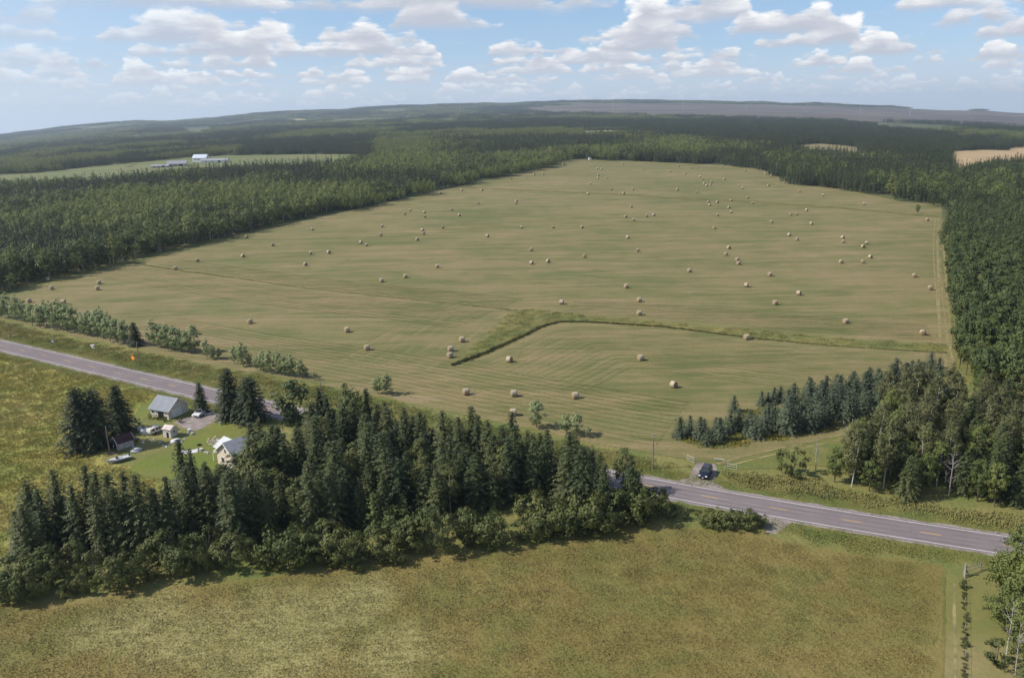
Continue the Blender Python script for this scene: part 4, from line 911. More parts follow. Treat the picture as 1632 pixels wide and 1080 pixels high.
CL_PIN = [cluster(560 + k, 7, 5.0, [1, 1, 0], [F_PIN, F_PIN, F_PIN, BARK, F_W1, F_W2, F_PIN], (11, 14), 0) for k in range(3)]
CL_FAR = [cluster(580 + k, 24, 16, [0, 0, 0], FM[:4] + [F_W1, F_W1, F_W1], (9, 16), 0) for k in range(3)] + [cluster(590 + k, 24, 16, [1, 2, 2], FM, (9, 15), 0) for k in range(3)]
hole = [world_poly(HAY, 60), pw, rm, bw] + FF[:6]
def vn2(x, y, s, seed):
    xi, yi = np.floor(x / s), np.floor(y / s); fx, fy = x / s - xi, y / s - yi; fx, fy = fx * fx * (3 - 2 * fx), fy * fy * (3 - 2 * fy)
    h = lambda a, b_: np.mod(np.sin(a * 127.1 + b_ * 311.7 + seed * 74.7) * 43758.5453, 1.0)
    return (h(xi, yi) * (1 - fx) + h(xi + 1, yi) * fx) * (1 - fy) + (h(xi, yi + 1) * (1 - fx) + h(xi + 1, yi + 1) * fx) * fy
def sector(r0, r1, step, a0=-44, a1=42):
    n = int((r1 * r1 - r0 * r0) * 0.5 * R(a1 - a0) / step ** 2); r = np.sqrt(rng.uniform(r0 * r0, r1 * r1, n)); a = R(a0) + rng.random(n) * R(a1 - a0)
    return np.stack([r * np.sin(a), r * np.cos(a)], 1)
WL_W = world_poly([(-300, 520), (-200, 500), (-60, 478), (10, 464), (160, 428), (300, 394), (480, 349), (640, 315), (780, 283), (870, 265), (905, 253), (940, 253.5), (1040, 256), (1150, 261), (1215, 267), (1250, 282), (1262, 288), (1296, 285), (1325, 290), (1385, 307), (1440, 319), (1500, 323), (1512, 345), (1580, 347), (1720, 355),
                   (1900, 380), (1900, 262), (1700, 270), (1640, 269), (1577, 271), (1552, 281), (1530, 287), (1512, 280), (1500, 262), (1384, 256), (1290, 252), (1250, 244), (1100, 226), (900, 222), (700, 227), (590, 262), (545, 271), (480, 275), (400, 277), (300, 285), (200, 298), (133, 303), (53, 307), (-60, 311), (-300, 340)])
def near_wood():
    p = sample(WL_W, 5.6, 0.5); d = dist_poly(WL_W, p); p = p[(d > 2.5)]
    r = np.hypot(p[:, 0], p[:, 1]); keep = rng.random(len(p)) < np.where(r < 700, 1.0, np.where(r < 1300, 0.55, 0.35)); return p[keep]
p = near_wood(); r_ = np.hypot(p[:, 0], p[:, 1])
n1 = vn2(p[:, 0], p[:, 1], 130, 1) * 0.6 + vn2(p[:, 0], p[:, 1], 48, 2) * 0.4
right = proj_x = np.array([proj(x, y, 0)[0] for x, y in p]) > 1260
typ = np.where(right, np.where(n1 > 0.62, 1, np.where(n1 > 0.38, 0, 3)), np.where(n1 > 0.62, 2, np.where(n1 > 0.47, 1, 0)))
allv = CL_CON + CL_MIX + CL_ASP + CL_PIN
st_ = np.array([0, 5, 10, 15])[typ]; nn_ = np.array([5, 5, 5, 3])[typ]
idx = st_ + (rng.random(len(p)) * nn_).astype(int)
sc_ = rng.uniform(0.85, 1.12, len(p)) * np.where(r_ > 700, 1.12, 1.0)
scatter("forest", 'mixed dark forest bordering the hay field on its left and far sides', 'forest', p, allv, sc_, sc_ * rng.uniform(0.85, 1.12, len(p)), idx)
if len(pine_rest):
    pr = pine_rest[::2]; scatter("forest", 'rest of the dark pine wood right of the field', 'forest', pr, CL_PIN, np.full(len(pr), 0.8), rng.uniform(0.9, 1.1, len(pr)))
# further woods
def clear_of(p, polys):
    m_ = np.zeros(len(p), bool)
    for h_ in polys: m_ |= inside(h_, p)
    return p[~m_]
p = np.concatenate([sector(620, 1700, 13), sector(1700, 3300, 27), sector(3300, 9300, 62)])
p = clear_of(p, hole + [WL_W, FF[6]])
rel = off_road(p); r_ = np.hypot(p[:, 0], p[:, 1]); p = p[(rel > 30) | (r_ > 1200)]
r_ = np.hypot(p[:, 0], p[:, 1])
n1 = vn2(p[:, 0], p[:, 1] * 0.5, 420, 5) * 0.65 + vn2(p[:, 0], p[:, 1], 130, 6) * 0.35
op = vn2(p[:, 0], p[:, 1] * 0.6, 300, 8) * 0.6 + vn2(p[:, 0], p[:, 1], 700, 9) * 0.4
keep = (op < 0.66) | (r_ < 2300); p, n1, r_ = p[keep], n1[keep], r_[keep]
azd = np.degrees(np.arctan2(p[:, 0], p[:, 1])); n1 = np.where((azd < -9) & (r_ > 1150) & (r_ < 2150), n1 - 0.16, n1); n1 = np.where((azd < -9) & (r_ > 2150) & (r_ < 4200), n1 + 0.10, n1)
n1 = np.where((azd > 2) & (r_ > 2300) & (r_ < 3300), n1 - 0.12, n1)
lt = np.where(n1 > 0.52, 3, 0) + rng.integers(0, 3, len(p)); sc_ = np.where(r_ < 1700, 0.62, np.where(r_ < 3300, 0.95, 1.7)) * rng.uniform(0.85, 1.2, len(p))
scatter("forest", 'far-off forest reaching to the hills on the horizon', 'forest', p, CL_FAR, sc_, np.where(r_ < 3300, 1.0, 1.15) * rng.uniform(0.8, 1.15, len(p)), lt)

# ------------------------------------------------------------------ round bales
M, t, b, o = mat("bale_hay")
pos = t.n('ShaderNodeTexCoord').outputs['Object']
sp_ = t.n('ShaderNodeSeparateXYZ'); t.l(pos, sp_.inputs[0])
rad_ = t.vmath('LENGTH', t.scalev(pos, 0.0, 1, 1))
ring = t.math('SINE', t.math('ADD', t.math('MULTIPLY', rad_, 55), t.math('MULTIPLY', t.noise(pos, 3, 3), 9)))
c = t.mix(t.ramp01(t.noise(pos, 5, 5, 0.7), 0.3, 0.7), (0.22, 0.160, 0.090), (0.36, 0.275, 0.175))
c = t.mix(t.ramp01(ring, 0.0, 1.0, 0.0, 0.35), c, (0.20, 0.140, 0.08)); t.l(c, b.inputs['Base Color'])
bp = t.n('ShaderNodeBump'); bp.inputs['Strength'].default_value = 0.6; bp.inputs['Distance'].default_value = 0.06; t.l(t.noise(pos, 9, 4, 0.7), bp.inputs['Height']); t.l(bp.outputs[0], b.inputs['Normal'])
BALE = M
NET = plain("bale_wrap", (0.37, 0.31, 0.225), 0.75, 0.2, 2.2)
def bale_mesh(seed):
    g = np.random.default_rng(seed); r0, L = 0.86, 1.45; n = 28; lob = 1 + 0.018 * g.normal(size=n); V, Fq = [], []
    xs = [-0.5, -0.485, -0.44, -0.2, 0.05, 0.25, 0.44, 0.485, 0.5]; rs = [0.0, 0.90, 0.985, 1, 1.012, 1, 0.985, 0.90, 0.0]
    for x, k in zip(xs, rs):
        for i in range(n):
            a = 2 * math.pi * i / n; rr_ = r0 * k * lob[i]; z = rr_ * math.sin(a); V.append((x * L + (0.03 * g.normal() if 0 < k < 0.95 else 0), rr_ * math.cos(a) * 1.02, max(z, -0.80) + 0.80))
    fm = []
    for k in range(len(xs) - 1):
        for i in range(n): j = (i + 1) % n; Fq.append((k * n + i, k * n + j, (k + 1) * n + j, (k + 1) * n + i)); fm.append(1 if 2 <= k <= 5 else 0)
    return raw_mesh("hay_bale", V, Fq, [BALE, NET], fm, True)
BM = [bale_mesh(k) for k in range(4)]
NEARB = {(742.7, 624): ('leftmost of the three bales standing in a line above the grove', 200), (819, 626.7): ('middle one of the three bales standing in a line above the grove', 195), (917, 630): ('rightmost of the three bales in a line, up-field from the poplars', 200), (818, 657): ('bale nearest the road fence, just left of the slim poplar', 190),
         (1073.7, 612.7): ('bale lying side-on nearest the blue spruce plantation', 140), (1021, 570): ('lone bale on the round-edged field below the weedy hollow, end face towards the camera', 215), (811.7, 572.7): ('bale lying side-on just below the dark curved hollow edge', 145), (736, 541): ('rear bale of the group of three left of the weedy hollow', 205), (718, 555.7): ('middle bale of the group of three left of the weedy hollow', 200), (717, 565.7): ('front bale of the group of three left of the weedy hollow', 215),
         (584.7, 554): ('bale between the young poplars and the group of three', 200), (553, 525.5): ('bale in the left field part, just below the lower ditch line', 205), (398, 512): ('lone bale behind the middle of the young poplar row', 210), (101, 481): ('bale half hidden by the tops of the poplar row', 160), (46, 479): ('bale at the left edge behind the first poplars', 200),
         (1190, 537): ('bale at the lower edge of the weedy hollow', 215), (1348, 511.5): ('bale above the right part of the weedy hollow', 220), (1471, 530): ('bale side-on beside the farm track by the weedy hollow', 100), (1482.8, 458.7): ('right bale of a side-on pair along the farm track', 95), (1457.6, 439): ('left bale of a side-on pair along the farm track', 95),
         (1018.8, 498.6): ('bale right above the weedy hollow, nearer of two in line', 205), (1018.8, 477.6): ('bale above the weedy hollow, farther of two in line', 210), (895, 481.5): ('bale above the left end of the weedy hollow', 170), (998, 455.8): ('bale up-field from the two in line above the hollow', 210),
         (1235.4, 482): ('lower bale of four strung out above the right part of the hollow', 220), (1273, 467): ('rightmost of four bales strung out above the right part of the hollow', 160), (1189.4, 454.3): ('leftmost of four bales strung out above the right part of the hollow', 165), (1227, 437): ('topmost of four bales strung out above the right part of the hollow', 215),
         (1098.7, 430.7): ('lone bale in the middle of the field, left of a pair', 215), (1177, 419): ('nearer bale of a touching pair in mid-field', 220), (1175, 413): ('farther bale of a touching pair in mid-field', 220), (608, 446.8): ('left bale of two just above the lower ditch line', 205), (646, 440): ('right bale of two just above the lower ditch line', 200), (697, 424): ('bale up-field right of the two above the lower ditch line', 195),
         (279.5, 427): ('bale on the lower ditch line near the left woods', 190), (155, 459): ('nearer bale of a pair by the left woods edge', 200), (157.6, 450): ('farther bale of a pair by the left woods edge', 200), (82, 458.6): ('bale in front of the dark woods edge, far left', 200), (76, 445): ('bale in the shade right under the left woods', 200)}
FARB = [(315, 415), (387, 407.7), (373, 373.7), (393, 378), (435, 390), (497.7, 365), (524, 401.7), (495, 403), (487, 421), (613, 324), (653.6, 334.8), (645, 340.7), (676, 338), (677.4, 345), (702, 308), (736, 303), (768, 303), (720, 334), (762, 324), (732, 343), (609, 360), (606.6, 374), (575, 386), (584, 390), (673, 366.4), (675, 371.6), (665, 381.5), (706, 362), (776.7, 375.7),
        (815, 284), (851.6, 277.7), (866, 276.7), (897.7, 259.5), (897.7, 263), (952, 268.6), (958, 269.4), (953.7, 279.5), (953, 283.7), (967.5, 282.6), (941, 292.5), (992, 261), (1025, 269.7), (1068, 273), (1082, 264.7), (1092.7, 276.7), (1102.6, 268), (1112, 267), (1151, 264.5), (1188, 271.7), (1115.8, 281.6), (1120, 285.5), (1154.7, 285.7), (1122, 292.5), (1126, 295.6), (1134, 290.4), (1132.6, 294.3), (974.7, 302), (1009, 302), (994, 308),
        (937, 308.8), (1079.8, 302), (1111, 306), (1183, 299.5), (1191.5, 315), (1164.8, 319), (1129, 322), (1131, 326), (1143.5, 322), (1199.5, 323.6), (1161.7, 330.6), (1165, 337.6), (1143.8, 342.5), (823, 320.7), (821.8, 324), (1006.4, 329), (997.6, 345), (1009.7, 349.8), (1031, 344), (1042, 342.5), (831, 362), (881.7, 362), (927.8, 362), (1138, 363), (1000.4, 378), (846, 397.7), (847, 418.7), (873.6, 416), (931, 408), (1016.7, 398.8), (1161.7, 394.6), (1156.5, 404.5),
        (1219, 274), (1219.9, 277), (1228.4, 280), (1250, 291), (1224.8, 295.3), (1274, 305), (1311.4, 311), (1401.9, 307), (1377, 324.4), (1478, 350), (1285.4, 334.5), (1270, 340.7), (1259.5, 342), (1229.4, 353), (1293, 356), (1257.7, 374), (1270, 381), (1343, 378), (1344, 384.8), (1380.9, 386.9), (1375.7, 392.6), (1387, 409), (1375, 417), (1340.7, 417)]
def upper_y(x): return float(np.interp(x, [735, 900, 1100, 1250, 1400, 1495], [299, 306, 317, 325, 337, 346]))
for x, y in FARB:
    if y < upper_y(x): lab, gname = 'round hay bale far out, beyond the upper ditch line', 'bales beyond the upper ditch'
    elif x < 560: lab, gname = 'round hay bale in the upper left field corner below the woods', 'bales in the left corner below the woods'
    elif x < 790: lab, gname = 'round hay bale in the left middle of the field, between the ditch lines', 'bales in the left middle of the field'
    elif x < 1060: lab, gname = 'round hay bale in the central middle of the field, between the ditch lines', 'bales in the central middle of the field'
    elif x < 1230: lab, gname = 'round hay bale right of the field centre, between the ditch lines', 'bales right of the field centre'
    else: lab, gname = 'round hay bale in the right part of the field, near the farm track side', 'bales in the right part of the field'
    NEARB[(x, y)] = (lab, None, gname)
for i, ((x, y), v) in enumerate(NEARB.items()):
    p = P(x, y, 0.8); o = link("hay_bale", BM[i % 4]); o.location = (p[0], p[1], float(gz(*p)) + 0.05)
    az = math.degrees(math.atan2(-p[1], -p[0]))               # towards the camera
    yaw = v[1] + (az + 90) if v[1] is not None else az + rng.choice([-25, 0, 15, 30, 60, 100])
    if v[1] is not None: yaw = v[1] - 270 + az - 0
    o.rotation_euler = (0, 0, R(yaw)); o.scale = (1.0, 1.0, 1.0) if p[1] < 600 else (1.08, 1.08, 1.08)
    tag(o, ('round ' if 'bale' in v[0] and not v[0].startswith('round') else '') + v[0], 'hay bale', v[2] if len(v) > 2 else None)

# ------------------------------------------------------------------ paints
def paint(name, col, rough=0.35, metal=0.0):
    return plain(name, col, rough, 0.05, 1.5, metal, 0.5)
WALLW = plain("weathered_white_boards", (0.60, 0.56, 0.50), 0.8, 0.16, 1.2)
CREAM = plain("cream_siding", (0.58, 0.49, 0.41), 0.8, 0.08, 0.8)
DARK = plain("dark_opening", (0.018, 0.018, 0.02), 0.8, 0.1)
GLASS = plain("window_glass", (0.03, 0.035, 0.04), 0.12, 0.1, 1, 0, 0.6)
TRIM = plain("white_trim", (0.78, 0.77, 0.74), 0.6, 0.06, 2)
def metal_roof(name, col, rot=0.0, rough=0.45):
    M, t, b, o = mat(name); pos = t.n('ShaderNodeTexCoord').outputs['Object']
    s_ = t.n('ShaderNodeSeparateXYZ'); t.l(t.scalev(pos, 1, 1, 1, rot), s_.inputs[0])
    rib = t.math('PINGPONG', s_.outputs[0], 0.22); k = t.ramp01(rib, 0.0, 0.05, 0.8, 1.0)
    nz = t.ramp01(t.noise(pos, 0.9, 4, 0.6), 0.3, 0.75, 0.86, 1.06)
    c = t.mix(1.0, col, t.vmath('SCALE', (1, 1, 1), sc=t.math('MULTIPLY', k, nz)), 'MULTIPLY'); t.l(c, b.inputs['Base Color']); b.inputs['Roughness'].default_value = rough; b.inputs['Specular IOR Level'].default_value = 0.25
    return M
ROOFG = metal_roof("grey_metal_roof", (0.24, 0.255, 0.29), 0, 0.85); ROOFD = metal_roof("grey_shingle_roof", (0.36, 0.37, 0.40), 0, 0.8); ROOFR = metal_roof("red_brown_roof", (0.075, 0.032, 0.036), 0, 0.8); ROOFW = metal_roof("white_metal_roof", (0.5, 0.51, 0.54), 0, 0.8)
RUST = plain("rusty_white_roof", (0.55, 0.46, 0.42), 0.7, 0.3, 1.3)

def gabled(name, label, cat, p, ang, Lx, Wy, hw, hr, wallM, roofM, over=0.35, door=None, windows=(), z0=0.0, chimney=None):
    """building with a pitched roof, ridge along local x; base centre at p"""
    o = thing(name, label, cat, (p[0], p[1], z0 + float(gz(*p))), ang)
    a, b_ = Lx / 2, Wy / 2
    w_ = MB().solid([(-a, -b_, -0.1), (-a, b_, -0.1), (-a, b_, hw), (-a, 0, hr), (-a, -b_, hw)], (Lx, 0, 0)); w_.build("wall", wallM, o)
    sl = (hr - hw) / b_; e = over; th = 0.10
    for s_ in (-1, 1):
        q = MB().solid([(-a - e, 0, hr + 0.03), (-a - e, s_ * (b_ + e), hw - sl * e + 0.03), (-a - e, s_ * (b_ + e), hw - sl * e + 0.03 + th), (-a - e, 0, hr + 0.03 + th)], (Lx + 2 * e, 0, 0)); q.build("roof_slope", roofM, o)
    f = MB()
    for s_ in (-1, 1):
        for x in (-a - e - 0.02, a + e - 0.02): f.solid([(x, 0.0, hr - 0.10), (x, s_ * (b_ + e + .02), hw - sl * e - 0.10), (x, s_ * (b_ + e + .02), hw - sl * e + 0.16), (x, 0, hr + 0.16)], (0.05, 0, 0))
    f.build("barge_board", TRIM, o)
    if door:
        for d in (door if isinstance(door, list) else [door]):
            side, c_, w2, h2, Md = d
            box = {'-y': (c_ - w2, c_ + w2, -b_ - 0.05, -b_ + 0.02), '+y': (c_ - w2, c_ + w2, b_ - 0.02, b_ + 0.05), '-x': (-a - 0.05, -a + 0.02, c_ - w2, c_ + w2), '+x': (a - 0.02, a + 0.05, c_ - w2, c_ + w2)}[side]
            MB().box(*box, 0, h2).build("door", Md, o)
    for side, c_, z, w2, h2 in windows:
        for nm, g_, M, pr in (("window", 0.09, TRIM, 0.05), ("pane", 0.0, GLASS, 0.075)):
            box = {'-y': (c_ - w2 - g_, c_ + w2 + g_, -b_ - pr, -b_ + 0.02), '+y': (c_ - w2 - g_, c_ + w2 + g_, b_ - 0.02, b_ + pr), '-x': (-a - pr, -a + 0.02, c_ - w2 - g_, c_ + w2 + g_), '+x': (a - 0.02, a + pr, c_ - w2 - g_, c_ + w2 + g_)}[side]
            q = MB().box(*box, z - h2 - g_, z + h2 + g_).build(nm, M, o if nm == "window" else win); win = q if nm == "window" else win
    if chimney: MB().box(chimney - .3, chimney + .3, -.3, .3, hr - .4, hr + .9).build("chimney", plain("chimney_brick", (0.25, 0.12, 0.09)), o)
    return o
def ang_of(pa, pb): d = pb - pa; return math.atan2(d[1], d[0])

# garage: low white building with a grey metal roof
A, B, C2 = P(241, 663), P(269.5, 668.5), P(296, 656)
gang = ang_of(A, B); lx = np.hypot(*(B - A)); ny = np.array((-math.sin(gang), math.cos(gang))); wy = max(6.0, float((C2 - B) @ ny))
cen = (A + B) / 2 + ny * wy / 2
gabled("garage", 'low white garage with a grey metal roof beside the farm drive', 'garage', cen, gang, lx, wy, 2.1, 4.3, WALLW, ROOFG, 0.35, [('-y', 0.4, 0.9, 1.8, DARK), ('+x', -0.5, 1.4, 2.0, TRIM)], [('-y', -2.2, 1.3, 0.35, 0.3)])
# farmhouse
A, B = P(340, 740), P(374, 740)
fr = P(362, 745); bk = P(416, 725); hang = ang_of(fr, bk)
hl = float(np.hypot(*(bk - fr))); ctr = fr + np.array((math.cos(hang), math.sin(hang))) * (hl / 2)
house = gabled("farmhouse", 'cream farmhouse with a grey roof, half hidden behind the grove spruces', 'house', ctr, hang, hl, 6.6, 3.0, 5.4, CREAM, ROOFD, 0.45, [('-x', -1.9, 0.45, 2.0, TRIM)], [('-x', 0.0, 3.6, 0.25, 0.42), ('-x', 1.2, 1.4, 0.5, 0.55), ('+y', -2, 1.5, 0.5, 0.55), ('-y', -2, 1.5, 0.5, 0.55)], 0.0, 2.5)
# wing with a white metal roof on its field side
wq = MB().solid([(-2.4, 3.22, -0.1), (1.4, 3.22, -0.1), (1.4, 3.22, 2.4), (-0.5, 3.22, 4.1), (-2.4, 3.22, 2.4)], (0, 2.8, 0)); wq.build("wing_wall", CREAM, house)
for pts_ in ([(-0.5, 1.6, 4.2), (-2.7, 2.6, 2.25), (-2.7, 2.6, 2.35), (-0.5, 1.6, 4.3)], [(-0.5, 1.6, 4.2), (1.7, 2.6, 2.25), (1.7, 2.6, 2.35), (-0.5, 1.6, 4.3)]):
    MB().solid(pts_, (0, 4.4, 0)).build("wing_roof", ROOFW, house)
# lean-to with a white edge towards the lawn
MB().solid([(-hl / 2, 3.6, 2.4), (-hl / 2, 5.3, 1.75), (-hl / 2, 5.3, 1.85), (-hl / 2, 3.6, 2.5)], (2.0, 0, 0)).build("porch_roof", ROOFW, house)
for x in (-hl / 2 + 0.1, -hl / 2 + 1.75): MB().box(x, x + 0.12, 5.1, 5.22, -0.1, 1.8).build("porch_post", TRIM, house)

# sheds
s1 = P(190.5, 713)
sa = ang_of(P(184, 712), P(203, 706))
gabled("shed", 'small grey shed with a dark red roof under the left farmyard spruces', 'shed', s1 + np.array((0.6, 0.6)), sa, 3.4, 2.5, 1.6, 2.7, plain("grey_boards", (0.46, 0.43, 0.42), 0.85, 0.2, 1.5), ROOFR, 0.25, ('-x', 0.0, 0.45, 1.7, DARK))
s2 = P(268, 697)
gabled("shed", 'small white shed with a rusty white roof in the middle of the farmyard', 'shed', s2 + np.array((0.2, 1.0)), ang_of(P(258, 697), P(272, 699)), 2.1, 2.2, 1.9, 2.5, WALLW, RUST, 0.15, [('-y', 0.2, 0.26, 1.3, DARK)], [('+x', 0, 1.2, 0.28, 0.25)])

# ------------------------------------------------------------------ vehicles
TYRE = plain("tyre_rubber", (0.02, 0.02, 0.02), 0.9); RIM = plain("rim_metal", (0.45, 0.45, 0.47), 0.35, 0.05, 3, 0.7)
LAMPM = plain("headlight_glass", (0.82, 0.83, 0.85), 0.15, 0.05); RED = plain("red_lamp", (0.35, 0.02, 0.02), 0.2)
def vehicle(name, label, cat, p, ang, body, L=4.6, Wd=1.84, suv=True):
    o = thing(name, label, cat, (p[0], p[1], 0.03), ang)
    h = Wd / 2
    if suv:
        low = [(-L / 2, 0.45), (-L / 2 + 0.03, 0.95), (-L / 2 + 0.12, 1.02), (0.85, 1.04), (L / 2 - 0.35, 0.93), (L / 2 - 0.04, 0.75), (L / 2, 0.42), (L / 2 - 0.15, 0.28), (-L / 2 + 0.15, 0.28)]
        cab = [(-L / 2 + 0.10, 1.02), (-L / 2 + 0.42, 1.62), (-L / 2 + 0.75, 1.68), (0.15, 1.68), (0.95, 1.04)]
    else:
        low = [(-L / 2, 0.45), (-L / 2 + 0.03, 0.85), (-L / 2 + 0.15, 0.90), (-1.35, 0.93), (1.05, 0.93), (L / 2 - 0.3, 0.80), (L / 2 - 0.03, 0.65), (L / 2, 0.40), (L / 2 - 0.15, 0.25), (-L / 2 + 0.15, 0.25)]
        cab = [(-1.55, 0.92), (-0.95, 1.38), (-0.6, 1.42), (0.25, 1.42), (1.15, 0.93)]
    def rng_(prof, inset):  # across the car: narrower at the edges
        return [[(x, y * (1 - inset * (z > 0.9) * 0.0), z) for x, z in prof] for y in (-h, h)]
    bo = MB(); prof = low; R_ = []
    for y, k, dz in ((-h, 0.94, -0.03), (-h + 0.12, 1.0, 0.0), (h - 0.12, 1.0, 0.0), (h, 0.94, -0.03)): R_.append([(x * (0.985 if k < 1 else 1), y, z + (dz if z > 0.8 else 0)) for x, z in prof])
    bo.rings(R_); bo.build("body", body, o, 0.03, True)
    gl = MB(); top = max(z for _, z in cab); bot = min(z for _, z in cab); R_ = []
    for y0 in (-1, 1): R_.append([(x, y0 * (h - 0.07 - 0.22 * (z - bot) / (top - bot)), z) for x, z in cab])
    gl.rings(R_); gl.build("windows", GLASS, o, 0.02)
    rf = MB(); xr0, xr1 = [x for x, z in cab if z > top - 0.09][0], [x for x, z in cab if z > top - 0.09][-1]
    rf.solid([(xr0 - 0.05, -h + 0.27, top - 0.02), (xr1 + 0.06, -h + 0.27, top - 0.02), (xr1 + 0.06, h - 0.27, top - 0.02), (xr0 - 0.05, h - 0.27, top - 0.02)], (0, 0, 0.055)); rf.build("roof", body, o, 0.015)
    pl_ = MB()
    for s_ in (-1, 1):
        for (xa, za), (xb, zb) in ((cab[0], cab[1]), (cab[-1], cab[-2]), ((-0.35, bot), (-0.32, top))):
            f = lambda z: s_ * (h - 0.06 - 0.22 * (z - bot) / (top - bot)); pl_.bar((xa, f(za), za), (xb, f(zb), zb), 0.045, 5)
    pl_.build("window_pillars", body, o)
    for x in (-L / 2 + 0.9, L / 2 - 0.92):
        for s_ in (-1, 1):
            wo = MB().bar((x, s_ * (h - 0.20), 0.34), (x, s_ * (h + 0.015), 0.34), 0.35, 18).build("wheel", TYRE, o); MB().bar((x, s_ * (h - 0.02), 0.34), (x, s_ * (h + 0.03), 0.34), 0.22, 14).build("rim", RIM, wo)
    for s_ in (-1, 1):
        zf = 0.74 if suv else 0.62
        MB().box(L / 2 - 0.22, L / 2 - 0.03, s_ * (h - 0.30) - 0.2, s_ * (h - 0.30) + 0.2, zf - 0.09, zf + 0.09).build("headlight", LAMPM, o, 0.02)
        MB().box(-L / 2 - 0.01, -L / 2 + 0.1, s_ * (h - 0.22) - 0.1, s_ * (h - 0.22) + 0.1, zf, zf + 0.2).build("tail_light", RED, o, 0.01)
        MB().box(0.62, 0.85, s_ * (h + 0.1) - 0.09, s_ * (h + 0.1) + 0.09, 1.0 if suv else 0.9, 1.15 if suv else 1.05).build("mirror", body, o, 0.02)
    MB().box(L / 2 - 0.08, L / 2 + 0.012, -0.5, 0.5, 0.52, 0.70).build("grille", DARK, o, 0.01)
    MB().box(L / 2 - 0.06, L / 2 + 0.02, -0.16, 0.16, 0.36, 0.47).build("number_plate", TRIM, o)
    return o
NAVY = paint("dark_blue_car_paint", (0.012, 0.016, 0.028), 0.22); SILV = paint("white_car_paint", (0.62, 0.63, 0.64), 0.3)
cpos = (P(1112, 762) + P(1136, 752)) / 2
c0, c1 = P(1117, 763), P(1127, 746)
vehicle("parked_car", 'dark blue sport utility car parked on the gravel field approach', 'car', P(1124, 757), ang_of(c1, c0), NAVY)
vehicle("parked_car", 'silver-white sedan parked beside the garage and farm drive', 'car', P(320.5, 660.5), ang_of(P(329, 653), P(313, 663)), SILV, 4.9, 1.85, False)
# boat on the grass
bp0 = P(190, 735); bang = ang_of(P(174, 739), P(203, 731))
boat = thing("motor_boat", 'white motor boat with a blue stripe lying on the grass below the sheds', 'boat', (bp0[0], bp0[1], 0.1), bang + math.pi)
boat.scale = (0.75, 0.75, 0.75)
HULLW = paint("white_gelcoat", (0.55, 0.55, 0.56), 0.25); BLUEP = paint("blue_stripe_paint", (0.08, 0.11, 0.30), 0.3)
def hull(k, z, L=6.0):  # outline at a height fraction
    o_ = []
    for s_ in (1, -1):
        xs = np.linspace(-L / 2, L / 2, 12) if s_ == 1 else np.linspace(L / 2, -L / 2, 12)[1:]
        for x in xs:
            u = (x + L / 2) / L; wd = 1.12 * (1 - max(0, (u - 0.5) / 0.5) ** 2.2) * k + 0.0; o_.append((x * (0.90 + 0.10 * k) , s_ * max(wd, 0.015), z + 0.28 * max(0, u - 0.5) * k))
    return o_
MB().rings([hull(0.12, 0.0), hull(0.62, 0.18), hull(0.90, 0.55), hull(0.97, 0.80)], True).build("hull", HULLW, boat)
MB().rings([hull(0.985, 0.62), hull(1.0, 0.76)], False).build("stripe", BLUEP, boat)
MB().rings([hull(1.02, 0.80), hull(1.02, 0.90), hull(0.82, 0.93), hull(0.78, 0.60)], False).build("deck_rim", HULLW, boat)
MB().rings([hull(0.80, 0.62), hull(0.80, 0.64)], True).build("cockpit_floor", plain("blue_carpet", (0.10, 0.12, 0.25), 0.9), boat)
MB().solid([(0.7, -0.85, 0.9), (0.7, 0.85, 0.9), (0.25, 0.75, 1.35), (0.25, -0.75, 1.35)], (0.05, 0, 0.02)).build("windshield", GLASS, boat)
MB().solid([(0.75, -0.8, 0.93), (2.5, -0.3, 1.05), (2.5, 0.3, 1.05), (0.75, 0.8, 0.93)], (0, 0, 0.05)).build("fore_deck", HULLW, boat)
for y in (-0.4, 0.4): MB().box(-0.8, -0.2, y - 0.25, y + 0.25, 0.64, 1.05).build("seat", HULLW, boat, 0.05)
MB().box(-3.05, -2.65, -0.22, 0.22, 0.5, 1.35).build("outboard_motor", plain("motor_cowl", (0.03, 0.03, 0.035), 0.4), boat, 0.06)
# wrecked camper with open sides
cp_ = P(246, 690); can = ang_of(P(237, 692), P(252, 686))
camper = thing("camper_trailer", 'wrecked white camper trailer with dark window holes beside the garage', 'camper', (cp_[0], cp_[1], 0), can)
prof = [(-2.1, 0.45), (-2.3, 1.2), (-1.9, 2.1), (1.6, 2.25), (2.2, 1.7), (2.3, 0.9), (2.0, 0.45)]
MB().solid([(x, -1.0, z) for x, z in prof], (0, 2.0, 0)).build("shell", WALLW, camper, 0.08)
for x, y, w2 in ((-0.9, -1.02, 0.45), (0.5, -1.02, 0.4), (1.5, -1.02, 0.28)): MB().box(x - w2, x + w2, y - 0.03, y + 0.03, 1.2, 1.8).build("window", DARK, camper)
MB().box(2.22, 2.32, -0.6, 0.6, 1.05, 1.55).build("window", DARK, camper)
for s_ in (-1, 1): MB().bar((-0.1, s_ * 0.8, 0.33), (-0.1, s_ * 1.04, 0.33), 0.34, 14).build("wheel", TYRE, camper)
MB().bar((2.0, 0, 0.45), (3.2, 0, 0.4), 0.06).build("tow_bar", RIM, camper)
